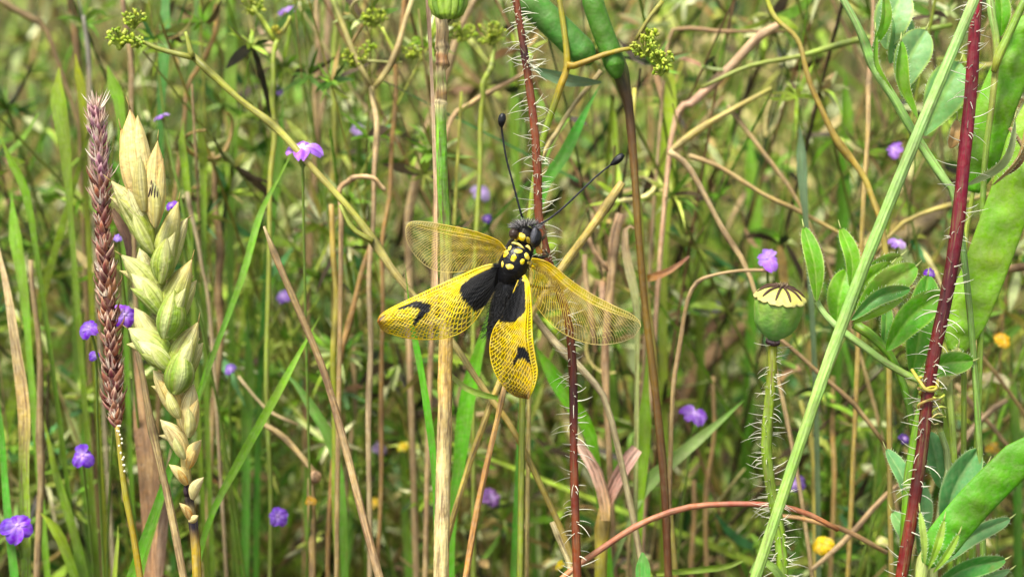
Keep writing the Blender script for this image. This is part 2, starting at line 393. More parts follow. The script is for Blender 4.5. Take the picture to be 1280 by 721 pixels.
wd = rng.uniform(.0006, .0014, (N_, 1)) * np.array([.6, 1, .95, .7, .1])[None]; cc = np.repeat(pickcols(n, dict(fresh=5, green=3, olive=1, pale=2.2)), fold_, 0) * rng.uniform(.8, 1.2, (N_, 1))
mass("bedstraw_leaves", cw_, wd, camside(cw_, .5), np.repeat(cc[:, None], 5, 1), False, "feathery whorls of narrow pale green leaves behind the wheat and foxtail", "leaves")
# curled dry fibres and dead twigs caught between the stalks
n = 13000; k = rng.integers(0, len(stalk_c), n); s = rng.integers(3, 13, n); base = stalk_c[k, s]; S = 10
e1 = unit(np.stack([rng.normal(0, 1, n), rng.normal(0, .5, n), rng.normal(0, .8, n)], -1)); e2 = unit(np.cross(e1, rng.normal(0, 1, (n, 3))))
th = np.linspace(0, 1, S)[None, :, None]; turn = rng.uniform(.3, 3.6, n)[:, None, None]; ln = rng.uniform(.005, .022, n)[:, None, None]
cf = base[:, None] + (e1[:, None] * np.sin(th * turn) + e2[:, None] * (1 - np.cos(th * turn))) / turn * ln
wd = np.repeat(rng.uniform(.0004, .0015, (n, 1)), S, 1) * np.linspace(1, .5, S)[None]
cc = pickcols(n, dict(straw=4, brown=1, olive=.6, pale=5, dark=1.5)) * rng.uniform(.8, 1.5, (n, 1))
mass("dry_fibres", cf, wd, camside(cf, .2), np.repeat(cc[:, None], S, 1), True, "pale curled dry fibres caught among the meadow stalks", "fibres")
# low broad leaves near the soil
n = 9000; x, y = field(n, .05, 2.1, 1.0, .3); z = np.abs(rng.normal(0, .09, n)) * (.4 + .6 * rng.random(n)); base = np.stack([x, y, z], -1)
dr = unit(np.stack([rng.normal(0, 1, n), rng.normal(-.3, .8, n), rng.normal(.35, .4, n)], -1)); ln = rng.uniform(.008, .026, n)
bend = np.stack([np.zeros(n), np.zeros(n), rng.uniform(-.6, .1, n)], -1); tt = np.linspace(0, 1, 6)[None, :, None]
cg = base[:, None] + (dr[:, None] * tt + bend[:, None] * tt * tt) * ln[:, None, None]
wd = (rng.uniform(.004, .012, n)[:, None]) * np.array([.15, .7, 1, .95, .6, .08])[None]
cc = pickcols(n, dict(green=3, teal=2.2, fresh=.6, brown=2, dark=5, straw=.4))  # many dark litter tones, deepening the shaded gaps by colour
mass("ground_leaves", cg, wd, camside(cg, .8), np.repeat(cc[:, None], 6, 1), False, "low carpet of broad green leaves close to the soil", "ground cover")

# ------------------------------------------------------------------ the owlfly
def inpoly(x, y, poly):
    ins = False; n = len(poly); j = n - 1
    for i in range(n):
        xi, yi = poly[i]; xj, yj = poly[j]
        if (yi > y) != (yj > y) and x < (xj - xi) * (y - yi) / (yj - yi) + xi: ins = not ins
        j = i
    return ins
def polyat(pl, t):
    L = [0]
    for a, b in zip(pl, pl[1:]): L.append(L[-1] + math.hypot(b[0] - a[0], b[1] - a[1]))
    s = t * L[-1]
    for i in range(len(pl) - 1):
        if s <= L[i + 1] or i == len(pl) - 2:
            f = (s - L[i]) / max(1e-9, L[i + 1] - L[i]); return (pl[i][0] + (pl[i + 1][0] - pl[i][0]) * f, pl[i][1] + (pl[i + 1][1] - pl[i][1]) * f)
def smooth2(pl, n=60):
    q = catmull([V((a[0], a[1], 0)) for a in pl], n); return [(p.x, p.y) for p in q]
YEL = hexc('#f6e410'); YDK = hexc('#c79a10'); BLK = (.006, .006, .007); PALE = hexc('#efe6a0')
bug = root("owlfly", P(648, 322, 0), "black and yellow owlfly with spread netted wings clinging to the bristly red-brown stem", "insect")
def ellip(name, c, ax, r, cols, mat, parent, nu=20, nv=14, d=0.0, spots=None, noise=0.0, flatd=1.0):
    """ellipsoid round photo point c, long axis ax (pixels), radii (along, across, depth) in pixels"""
    o = P(c[0], c[1], d); a = (P(c[0] + ax[0], c[1] + ax[1], d) - o).normalized(); b = a.cross(FWD).normalized(); n = -FWD
    bf = Buf()
    for i in range(nv + 1):
        th = pi * i / nv
        for k in range(nu):
            ph = 2 * pi * k / nu; q = 1 + noise * math.sin(7 * th + 3 * ph) * .5 + noise * math.sin(11 * ph + th * 4) * .4
            p = o + a * (math.cos(th) * R(r[0], d) * q) + (b * math.cos(ph) * R(r[1], d) + n * math.sin(ph) * R(r[2], d) * flatd) * (math.sin(th) * q)
            bf.v.append(p); bf.u.append((k / nu, i / nv * .01)); bf.c.append(cols)
    for i in range(nv):
        for k in range(nu):
            x = i * nu + k; y = i * nu + (k + 1) % nu; bf.f.append((x, y, y + nu, x + nu))
    return bf.obj(name, mat, parent)
# thorax: a smooth tapered body, with the yellow spots as raised plates
def body(name, pts, rad, col_, depth, parent, noise=.05, mat='chitin', flat=.9, sides=18, segn=26):
    ps = catmull([P(x, y, dd) for x, y, dd in pts], segn); rr = along([R(x) for x in rad], segn)
    return Buf().tube(ps, rr, [col_] * segn, sides, lump=noise, flat=flat).obj(name, mat, parent)
thorax = body("thorax", [(664, 303, -.0006), (658, 309, -.0012), (648, 320, -.0018), (640, 334, -.0018), (634, 348, -.001), (632, 354, 0)], [5, 12, 17.5, 18.5, 15, 8], BLK, 0, bug)
abdomen = body("abdomen", [(640, 342, -.0003), (634, 360, -.0006), (628, 380, .0002), (623, 400, .0006), (618, 417, .0012), (615, 429, .0016)], [11, 15, 14.5, 13, 10, 3], BLK, 0, bug, noise=.10)
for i in range(7):
    s = (i + .6) / 7.4; x = 638 - 20 * s; y = 350 + 72 * s
    ps = [P(x + q * math.cos(.28) * 14.6 * (1 - .35 * s), y + q * math.sin(.28) * 14 - (1 - q * q) * 2, .0006 * s - R(13.4 * (1 - .33 * s)) * math.sqrt(max(0, 1 - q * q)) * .92 - .0003) for q in [-.9 + .3 * j for j in range(7)]]
    Buf().tube(ps, [R(.9)] * 7, [(.014, .013, .012)] * 7, 5).obj("segment_rim", 'chitin', abdomen)
from mathutils.bvhtree import BVHTree
def caster(objs):
    bvhs = []
    for o in objs:
        me = o.data; bvhs.append(BVHTree.FromPolygons([v.co.copy() for v in me.vertices], [tuple(p.vertices) for p in me.polygons]))
    def hit(x, y, dep):
        dr = (P(x, y, 0) - CAM).normalized(); best = None
        for b in bvhs:
            r = b.ray_cast(CAM, dr)
            if r[0] is not None and (best is None or r[3] < best): best = r[3]
        return None if best is None else best * dr.dot(FWD) - D
    return hit
def plate(name, x, y, rx, ry, ang, c, parent, dep, mat='chitin', on=None):
    """small raised plate lying on the body surface"""
    bf = Buf(); nn = 14; jit = [random.uniform(.86, 1.14) for _ in range(nn)]
    ca, sa = math.cos(math.radians(ang)), math.sin(math.radians(ang))
    def pt(f, k):
        a = 2 * pi * k / nn; u = math.cos(a) * rx * f * jit[k % nn]; v = math.sin(a) * ry * f * jit[k % nn]
        q = f * f; hx = on(x + u * ca - v * sa, y + u * sa + v * ca, dep) if on else None
        if hx is not None: return P(x + u * ca - v * sa, y + u * sa + v * ca, hx - R(.9) * (1 - q) - R(.15))
        return P(x + u * ca - v * sa, y + u * sa + v * ca, dep - R(1.3) * (1 - q) + R(.9) * q * 1.2)
    h0 = on(x, y, dep) if on else None
    bf.v.append(P(x, y, (h0 - R(1.05)) if h0 is not None else dep - R(1.5))); bf.c.append(c); bf.u.append((0, 0))
    for f in (.5, .85, 1.0):
        for k in range(nn): bf.v.append(pt(f, k)); bf.c.append(shade(c, 1 if f < 1 else .6)); bf.u.append((f * .2, k * .0004))
    for k in range(nn):
        bf.f.append((0, 1 + k, 1 + (k + 1) % nn))
        for j in range(2):
            a = 1 + j * nn + k; b = 1 + j * nn + (k + 1) % nn; bf.f.append((a, a + nn, b + nn, b))
    return bf.obj(name, mat, parent)
def surfd(x, y):
    """depth of the thorax surface at a photo point"""
    axx, axy = 648, 322; ux, uy = -.52, .854
    px_, py_ = x - axx, y - axy; off = abs(px_ * -uy + py_ * ux)
    rr = 17.5 if -8 < px_ * ux + py_ * uy < 16 else 13
    return -.0016 - R(rr) * .9 * math.sqrt(max(.05, 1 - (off / rr) ** 2))
SPY = hexc('#f2d637'); on_thorax = caster([thorax])
for x, y, rx, ry, a in [(632, 317, 3.2, 5, 25), (648, 314, 5.6, 2.9, 5), (642, 322.5, 3.4, 4.8, 20), (659, 320.5, 2.9, 5.2, -25), (653, 327, 2.8, 3.8, 30), (637, 333.5, 5.4, 3.6, 15), (628, 330, 1.5, 4, 0), (637, 310, 1.8, 3.2, 25), (661, 328.5, 2.4, 2.2, 0), (666, 333, 2, 1.8, 0)]:
    plate("yellow_spot", x, y, rx, ry, a, SPY, thorax, surfd(x, y), on=on_thorax)
for (x0, y0, x1, y1) in [(639.5, 303.5, 655.5, 311.5), (657, 308, 663.5, 313.5)]:
    ps = [P(x0 + (x1 - x0) * s, y0 + (y1 - y0) * s - 2.2 * math.sin(pi * s), -.0034) for s in [j / 6 for j in range(7)]]
    Buf().tube(ps, [R(v) for v in (.7, 1.4, 1.8, 1.9, 1.7, 1.3, .5)], [hexc('#ecd56a')] * 7, 7).obj("collar_stripe", 'chitin', thorax)
# head with its two big eyes
head = ellip("head", (656, 294), (.45, -.9), (12, 14, 11), (.012, .011, .01), 'chitin', bug, d=-.0022)
ellip("eye", (642.5, 291.5), (.25, -1), (7.5, 6.5, 7), (.045, .028, .018), 'chitin', head, d=-.0034)
eye = ellip("eye", (669.5, 297.5), (.1, -1), (12, 8, 8), (.012, .012, .013), 'chitin', head, d=-.0036)
ellip("eye_highlight", (667.6, 294.5), (.15, -1), (10.4, 4.4, 5), hexc('#4a4a50'), 'chitin', eye, d=-.0046)  # grey highlight of the eye, put in as a paler coloured bulge
on_head = caster([head, eye])
plate("face_patch", 651.5, 296, 6.3, 5, 15, hexc('#f0cf1c'), head, -.0044, on=on_head)
plate("face_patch", 645.5, 299.5, 2.2, 1.8, 0, hexc('#d9b41c'), head, -.0040, on=on_head)
plate("face_patch", 660.5, 300.5, 2.4, 5.2, -12, hexc('#a8962f'), head, -.0046, on=on_head)
plate("cheek", 673.5, 310, 4.6, 8.2, -8, hexc('#d79a26'), head, -.0026)
plate("cheek", 676, 306, 1.8, 5.5, -5, hexc('#f6dc7a'), head, -.0030)
# fuzz on the head and the body
bf = Buf()
for i in range(420):
    a = random.uniform(-1.25, 1.25); u = random.random(); cx, cy = 657 + 13 * math.sin(a) * .9, 287 - 7 * math.cos(a) + 3 * u
    l = random.uniform(6, 14); ex = cx + math.sin(a * 1.1 + random.uniform(-.35, .35)) * l; ey = cy - math.cos(a + random.uniform(-.3, .3)) * l * .75
    d0 = random.uniform(-.0045, -.0008); g_ = random.choice([.02, .05, .13, .26, .35]); 
    bf.tube([P(cx, cy, d0), P((cx + ex) / 2 + random.uniform(-1, 1), (cy + ey) / 2, d0 - .0004), P(ex, ey, d0 + random.uniform(-.001, .001))], [.00007, .00005, .00002], [(g_, g_ * .95, g_ * .92)] * 3, 3, cap=False)
o = bf.obj("head_fuzz", 'fuzz', bug); o["kind"] = "stuff"
bf = Buf()
for i in range(1700):
    s = random.random(); q = random.uniform(-1, 1); x = 650 - 34 * s + q * 15; y = 312 + 112 * s + q * 4
    dd = -.0010 - R(13) * math.sqrt(1 - q * q) * .9 + .001 * s; g_ = random.choice([.005, .008, .012, .03])
    bf.tube([P(x, y, dd), P(x + q * 3 + random.uniform(-1.5, 1.5), y + random.uniform(1, 3), dd - .0003), P(x + q * 6 + random.uniform(-2, 2), y + random.uniform(2, 6), dd - .0003)], [.00005, .00004, .00002], [(g_, g_, g_)] * 3, 3, cap=False)
o = bf.obj("body_fuzz", 'fuzz', bug); o["kind"] = "stuff"
# antennae
for pts, clubp in [([(653, 272), (650, 262), (642, 232), (633, 198), (628, 168), (627, 158)], [(627, 160), (626.7, 155), (627.5, 148), (629, 142)]),
                   ([(668, 284), (676, 280), (690, 271), (707, 257), (725, 240), (745, 221), (765, 205)], [(763, 206.5), (768, 203), (774, 198), (779, 193)])]:
    ps = catmull([P(x, y, -.003 - .004 * i / len(pts)) for i, (x, y) in enumerate(pts)], 40)
    an = Buf().tube(ps, [R(1.35 - .35 * i / 40) * (1 + .18 * (i % 2)) for i in range(40)], [(.02, .02, .025)] * 40, 7).obj("antenna", 'chitin', bug)
    dd = -.003 - .004 * (len(pts) - 1) / len(pts)
    ps = catmull([P(x, y, dd) for x, y in clubp], 14)
    Buf().tube(ps, [R(v) for v in along([1.0, 2.8, 4.4, 5.0, 4.6, 2.5], 14)], [(.006, .006, .007)] * 14, 10, lump=.05).obj("club", 'chitin', an)
# legs holding the stem
for pts, cc in [([(668, 322, -.001), (676, 322, -.003), (685, 319, .000), (681, 313, .004)], hexc('#1c1712')), ([(664, 306, -.002), (676, 300, -.0025), (682, 292, .001), (677, 284, .004)], hexc('#3c2c14')),
                ([(632, 312, .001), (640, 300, .004), (656, 290, .006), (668, 284, .006)], hexc('#1c1712')), ([(664, 332, .000), (678, 340, .0015), (690, 345, .004), (694, 338, .006)], hexc('#1c1712')),
                ([(640, 345, .002), (660, 356, .005), (685, 360, .007), (699, 352, .007)], hexc('#1c1712')), ([(630, 330, .003), (650, 320, .006), (668, 310, .008), (680, 303, .007)], hexc('#2a2014'))]:
    ps = catmull([P(*p) for p in pts], 16); Buf().tube(ps, [R(v) for v in along([2.8, 2.3, 1.7, 1.0], 16)], [cc] * 16, 7).obj("leg", 'chitin', bug)

def wing(name, lead, trail, dfun, colfun, label, nlong, ncross, veinc, vr=.9, radiusv=.13, seed=1, fan=.5, costal=46, tipjit=0.0):
    rnd = random.Random(seed); lead = smooth2(lead, 80); trail = smooth2(trail, 80)
    def xy(t, v):
        a = polyat(lead, t); b = polyat(trail, t); return (a[0] * (1 - v) + b[0] * v, a[1] * (1 - v) + b[1] * v)
    def pt(t, v, lift=0.0):
        x, y = xy(t, v); rip = 1.2 * math.sin(v * 26) * min(1, 4 * t) * math.sin(pi * min(1, v * 1.05))
        return P(x, y, dfun(t, v) + R(rip * .35) - lift)
    NT, NV = 150, 60; bf = Buf()
    T = [i / NT for i in range(NT + 1)]
    for t in T:
        for j in range(NV + 1):
            v = j / NV; x, y = xy(t, v); bf.v.append(pt(t, v)); bf.c.append(colfun(x, y, t, v)); bf.u.append((v, t * .03))
    for i in range(NT):
        for j in range(NV): a = i * (NV + 1) + j; bf.f.append((a, a + 1, a + NV + 2, a + NV + 1))
    wobj = build(name, bf.v, bf.f, M['membrane'], bug, bf.c, bf.u); wobj["label"] = label
    lift = .00004
    def vein(buf, pl, r0, r1):
        n = len(pl); ps = []; cc = []
        for (t, v) in pl:
            t = min(1, max(0, t)); v = min(1, max(0, v)); x, y = xy(t, v); ps.append(pt(t, v, lift)); cc.append(veinc(x, y, t, v))
        buf.tube(ps, [(r0 + (r1 - r0) * i / (n - 1)) for i in range(n)], cc, 4, cap=False)
    r = R(vr) / 2; big = Buf(); net = Buf()
    n = 50
    vein(big, [(i / n, 0.0) for i in range(n + 1)], r * 1.9, r * 1.1)                 # costa
    vein(big, [(i / n, radiusv * .62) for i in range(n + 1)], r * 1.7, r * .9)        # subcosta
    vein(big, [(i / n, radiusv) for i in range(n + 1)], r * 1.9, r * .9)              # radius
    vein(big, [(i / n, 1.0) for i in range(n + 1)], r * .9, r * 1.0)                  # hind edge
    for i in range(costal):
        t = (i + .6) / costal * .97; vein(net, [(t, .0), (t + .004, radiusv * .3), (t + .008, radiusv * .62)], r * .8, r * .8)
    for i in range(costal):
        t = (i + .3) / costal * .95; vein(net, [(t, radiusv * .62), (t + .006, radiusv)], r * .55, r * .55)
    # branches that leave the radius and run to the hind edge
    longs = []
    for k in range(nlong):
        q_ = k / nlong; t0 = .93 * q_ ** 1.6; t1 = .05 + .95 * q_ ** (1 - fan * .6); reach = max(.02, t1 - t0) + .01
        m = 26; pl = []
        for i in range(m + 1):
            s = i / m; v = radiusv + (1 - radiusv) * (s ** 1.25); t = t0 + reach * (1 - (1 - s) ** 1.5) + .004 * math.sin(s * 9 + k)
            jt = .0035 * math.sin(pi * s); pl.append((min(.998, t + rnd.uniform(-jt, jt)), min(1, v + rnd.uniform(-jt, jt))))
        longs.append(pl); vein(net, pl, r * .95, r * .62)
    for k in range(nlong - 1):
        A, B = longs[k], longs[k + 1]
        for i in range(ncross):
            s = (i + .5 + (.5 if k % 2 else 0) + rnd.uniform(-.15, .15)) / (ncross + .5)
            if s > .98: continue
            x = s * 26; q = min(25, int(x)); f = x - q; a = (A[q][0] * (1 - f) + A[q + 1][0] * f, A[q][1] * (1 - f) + A[q + 1][1] * f)
            b = (B[q][0] * (1 - f) + B[q + 1][0] * f, B[q][1] * (1 - f) + B[q + 1][1] * f)
            vein(net, [a, ((a[0] + b[0]) / 2 + rnd.uniform(-.002, .002), (a[1] + b[1]) / 2 + .004), b], r * .6, r * .6)
    big.obj("main_vein", 'vein', wobj); o = net.obj("vein_net", 'vein', wobj); o["kind"] = "stuff"
    return wobj
def edge_fuzz(x, y): return 1.6 * math.sin(x * 1.9) + 1.5 * math.sin(y * 2.3 + x) + 1.2 * math.sin(x * .8 - y * 1.3)
AMB = hexc('#c98a1a')
# left hindwing
LB = [(574, 362), (577, 357), (586, 349), (600, 341), (618, 333), (625, 340), (622, 357), (612, 373), (603, 386), (593, 389), (585, 381), (577, 372)]
LA = [(496, 386.5), (513, 379), (522, 376), (531, 378), (539.5, 381.5), (536, 389), (528, 397), (522, 403), (517, 408), (515.5, 405), (521, 395), (524.5, 388), (520, 384.5), (508, 384), (499, 388)]
def lh(x, y, t, v):
    x2, y2 = x + edge_fuzz(x, y) * .5, y + edge_fuzz(y, x) * .5
    if inpoly(x2, y2, LB) or inpoly(x2, y2, LA): return (*BLK, 1.0)
    if t < .1: return (*BLK, 1)
    br = max(0, min(1, (t - .86) / .12)); c = mixc(mixc(hexc('#e8d818'), hexc('#5a4410'), min(1, .42 + .7 * v + .25 * math.sin(t * 9) ** 2)), hexc('#7a3c0c'), br)
    return (*c, .60 - .26 * v + .2 * br if v > .13 else .85)
def lhv(x, y, t, v):
    if t > .045 and t < .33 and v < .12: return YEL
    if inpoly(x, y, LB) or inpoly(x, y, LA) or t < .05: return (.012, .012, .012)
    return mixc(hexc('#f6dc2c'), hexc('#a86a18'), max(0, min(1, (t - .88) / .12)))
wing("hindwing", [(624, 331), (607, 332.5), (578, 344), (547, 358), (513, 374), (486, 387), (475, 395), (472.5, 402)],
     [(624, 352), (607, 380), (592, 402), (573, 417), (547, 423.5), (515, 423), (489, 417), (478, 411.5), (472.5, 402)],
     lambda t, v: -.0030 - .0030 * t + .0012 * v + .0016 * math.sin(pi * v) * (-1) * min(1, t * 3), lh, "yellow netted hindwing with black root and black hook mark near its tip", 30, 13, lhv, vr=1.75, radiusv=.12, seed=3, costal=46, fan=.62)
# right hindwing, seen foreshortened and hanging down
RB = [(650, 350), (656, 352), (657, 388), (650, 396), (644, 402), (635, 403), (624, 402), (629, 389), (640, 368)]
RA = [(648, 434), (656, 434.5), (660, 441), (664, 446), (664.5, 457), (660, 453), (655, 448.5), (650, 448), (646, 451), (642, 458), (640.5, 454), (644, 446)]
def rh(x, y, t, v):
    x2, y2 = x + edge_fuzz(x, y) * .5, y + edge_fuzz(y, x) * .5
    if inpoly(x2, y2, RB) or inpoly(x2, y2, RA) or t < .04: return (*BLK, 1.0)
    br = max(0, min(1, (t - .80) / .18)); c = mixc(mixc(hexc('#e4c810'), hexc('#6a5410'), .35 + .45 * v), hexc('#6a380c'), br)
    return (*c, .66 if v > .2 else .9)
def rhv(x, y, t, v):
    if v < .16: return YEL
    if inpoly(x, y, RB) or inpoly(x, y, RA): return (.012, .012, .012)
    return mixc(hexc('#f2d62a'), hexc('#8a5a18'), max(0, min(1, (t - .82) / .18)))
wing("hindwing", [(655, 344), (661, 356), (664, 386), (665, 420), (669, 448), (671.5, 465), (668, 482), (660.5, 498)],
     [(648, 350), (638, 374), (627, 396), (617, 412), (612.5, 434), (616, 458), (627, 479), (642, 493.5), (660.5, 498)],
     lambda t, v: -.0044 - .0022 * t + .0050 * v * t - .0022 * math.sin(pi * v) * min(1, t * 3), rh, "narrow foreshortened hindwing hanging down with black root and small black mark", 34, 8, rhv, vr=1.75, radiusv=.17, seed=5, costal=38, fan=.30)
# forewings: clear but for the yellow front edge and base
def fwc(x, y, t, v):
    a = .10; c = hexc('#a88828')
    if v < .16: c = YEL; a = .88 - .72 * max(0, (t - .25) / .75)
    else:
        k = max(0, 1 - t / .55); a = .13 + .30 * k * (1 if v > .35 else .6); c = mixc(hexc('#98782a'), hexc('#d8b818'), k)
        if .16 < v < .36 and .06 < t < .34: c = hexc('#3a2810'); a = .62
    return (*c, a)
def fwv(x, y, t, v): return mixc(hexc('#ecd01c'), hexc('#d8c888'), max(0, min(1, t * 1.0 + v * .25 - .12)))
wing("forewing", [(665, 323), (675, 324.5), (690, 331), (713, 350), (740, 368), (769, 383), (788, 392), (799, 401), (801, 408)],
     [(660, 333), (661, 352), (668, 378), (688, 404), (711, 420), (740, 430), (769, 429), (791, 421), (801, 408)],
     lambda t, v: -.0046 - .0020 * t + .0030 * v, fwc, "clear forewing with yellow front edge and fine pale ribs, spread to the lower right", 44, 2, fwv, vr=.80, radiusv=.17, seed=7, costal=50, fan=.34)
wing("forewing", [(632, 311), (624, 302), (612, 296), (592, 289), (560, 282), (535, 278), (517, 277), (509, 281), (507, 288)],
     [(632, 319), (618, 328), (602, 334), (580, 339), (555, 340), (534, 333), (518, 318), (509, 302), (507, 288)],
     lambda t, v: -.0046 - .0020 * t + .0030 * v, fwc, "clear forewing with yellow front edge and fine pale ribs, spread to the upper left", 40, 2, fwv, vr=.78, radiusv=.18, seed=9, costal=44, fan=.36)

# ------------------------------------------------------------------ bristly stems
def bristly(name, cat, label, pts, w, c, d, hl, hn, group=None, hc=WHITE, rh=.00008, ground=True, **kw):
    a, b, m = stem_path(pts, d, True); dm = dmean(pts, d)
    rt = root(name, b[-1], label, cat, group)
    o = stem("stalk", None, None, pts, w, c, d, parent=rt, lump=.05, sides=12, **kw)
    ws = w if isinstance(w, (list, tuple)) else [w, w]
    hairs(a, along([R(x, dm) / 2 for x in ws], m), R(hl, dm), hn, hc, o, rh=rh)
    L = sum((b[i + 1] - b[i]).length for i in range(m, len(b) - 1)) if len(b) > m + 2 else 0
    if L > .02: hairs(b[m:], [R(ws[-1], dm) / 2] * (len(b) - m), R(hl, dm), int(hn * .5), hc, o, rh=rh)
    return rt, o, a
RB1, RB2, DK = '#7a3622', '#8c4a2c', '#2c1020'
bristly("bristly_stem", "stem", "red-brown stem with fine white bristles that the owlfly clings to", [(643, -12), (650, 30), (656, 70), (660, 95), (668, 160), (672, 220), (674, 275), (688, 335), (706, 385), (714, 430), (717, 500), (717, 560), (719, 640), (722, 735)],
        [9, 9, 10, 10, 10.5, 11, 11, 11, 11, 11, 11, 10, 11, 11], [RB2, RB1, DK, RB1, RB2, RB1, RB2, RB1, RB2, RB1, DK, RB1, RB1, RB2], .0062, 25, 380, "bristly poppy stems", rh=.00010)
DR, DR2 = '#7c1530', '#8a2438'
rt, st, ap = bristly("bristly_stem", "stem", "thick dark crimson bristly stem crossing the light green stalk at the right", [(1222, -14), (1218, 40), (1214, 110), (1206, 190), (1196, 290), (1183, 370), (1168, 440), (1160, 490), (1155, 540), (1147, 600), (1139, 650), (1124, 735)],
        [14, 15, 16, 16.5, 17, 17, 17, 16, 16, 16, 16, 15], [DR, DR, DR2, DR, DR, '#4a1420', '#6a1c26', '#742222', '#6a2420', '#4a1418', '#74221f', '#7c2a22'], -.004, 26, 250, "bristly poppy stems", rh=.00011)

# ------------------------------------------------------------------ poppy capsule
cap_rt, cst, cpath = bristly("poppy_capsule", "seed pod", "round green poppy seed capsule with a pale scalloped lid on a bristly green stalk",
        [(966, 430), (965, 470), (960, 520), (958, 560), (962, 600), (970, 640), (976, 680), (979, 735)], [11, 13, 14, 14, 14, 15, 15, 15], ['#9aa02c', '#8fa030', '#82a032', '#7c9a30', '#6f8a2c', '#7a9a30', '#7a9a30', '#7a9a30'], 0.0, 24, 210, rh=.00009)
ax_top, ax_bot = P(974.5, 357, 0), P(966, 427, 0); axv = (ax_top - ax_bot); AL = axv.length; axn = (axv.normalized() - FWD * .30).normalized()
sdv = axn.cross(FWD).normalized(); nmv = sdv.cross(axn)
def lathe(name, prof, c, mat, parent, n=64, scal=None, cfun=None):
    bf = Buf()
    for i, (h, r) in enumerate(prof):
        for k in range(n):
            a = 2 * pi * k / n; hh, rr = h, r
            if scal: hh, rr = scal(h, r, a)
            bf.v.append(ax_bot + axn * (hh * AL) + (sdv * math.cos(a) + nmv * math.sin(a)) * R(rr)); bf.u.append((k / n * 1.2, hh * .01)); bf.c.append(cfun(h, r, a) if cfun else c)
    for i in range(len(prof) - 1):
        for k in range(n): a = i * n + k; b = i * n + (k + 1) % n; bf.f.append((a, b, b + n, a + n))
    bf.f.append(tuple(range(n))[::-1]); bf.f.append(tuple((len(prof) - 1) * n + k for k in range(n)))
    return bf.obj(name, mat, parent)
GC = hexc('#84bc5c'); GB = hexc('#66a468'); GL = hexc('#cfe094')
def capc(h, r, a):
    u = .5 + .5 * math.cos(9 * a); return mixc(mixc(GB, GC, min(1, max(0, h * 1.3))), GL, .35 * u * h)
lathe("capsule", [(.02, 4), (.06, 8), (.12, 14), (.22, 21.5), (.34, 26.5), (.48, 28.6), (.62, 30.2), (.74, 30.6), (.82, 29.5), (.88, 22)], GC, 'pod', cap_rt, scal=lambda h, r, a: (h, r * (1 + .018 * math.cos(9 * a))), cfun=capc)
lathe("receptacle", [(-.06, 6), (-.045, 8), (-.02, 9.5), (0.0, 8.5), (.025, 9), (.04, 6)], hexc('#4a3440'), 'dry', cap_rt, cfun=lambda h, r, a: hexc('#8a7480') if h > 0 else hexc('#3a2228'))
CR = hexc('#d2d68e')
def sc_(h, r, a):
    f = r / 35; lobe = abs(math.cos(5 * a)) ** .8; rr = r * (1 - f * f * .09 * (1 - lobe)); return (h - .055 * f ** 4 * lobe + .03 * f * abs(math.cos(5 * a)) ** 6, rr)
def cc_(h, r, a):
    f = r / 35; return mixc(hexc('#b9c77e'), CR, min(1, f * 1.3)) if f < .96 else hexc('#eceec0')
lid = lathe("lid", [(.84, 24), (.82, 30), (.81, 33), (.835, 33.6), (.865, 31.6), (.90, 27), (.955, 20), (.99, 13), (1.01, 6), (1.015, 2)], CR, 'pod', cap_rt, n=120, scal=sc_, cfun=cc_)
for k in range(10):
    a = 2 * pi * (k + .0) / 10
    ps = []; 
    for (h, r) in [(1.03, 1.5), (1.025, 7), (1.005, 13), (.972, 20), (.918, 26), (.88, 29.5)]:
        hh, rr = sc_(h, r, a); ps.append(ax_bot + axn * (hh * AL) + (sdv * math.cos(a) + nmv * math.sin(a)) * R(rr))
    q = catmull(ps, 16); Buf().tube(q, [R(v) for v in along([1.0, 1.2, 1.4, 1.6, 1.5, .9], 16)], [hexc('#46302a')] * 16, 6, lump=.15).obj("stigma_ray", 'dry', lid)
bf = Buf()
for k in range(60):
    a = random.random() * 2 * pi; p0 = ax_bot + axn * AL * 1.03 + (sdv * math.cos(a) + nmv * math.sin(a)) * R(random.uniform(0, 6)); p1 = p0 + axn * R(random.uniform(2, 6)) + RT * R(random.uniform(-3, 3)) - FWD * R(random.uniform(-2, 2))
    bf.tube([p0, p0.lerp(p1, .5) + RT * R(.5), p1], [.00009, .00007, .00003], [hexc(random.choice(['#6a5442', '#a89a80', '#3c2c26']))] * 3, 3)
o = bf.obj("crown_fluff", 'dry', lid); o["kind"] = "stuff"

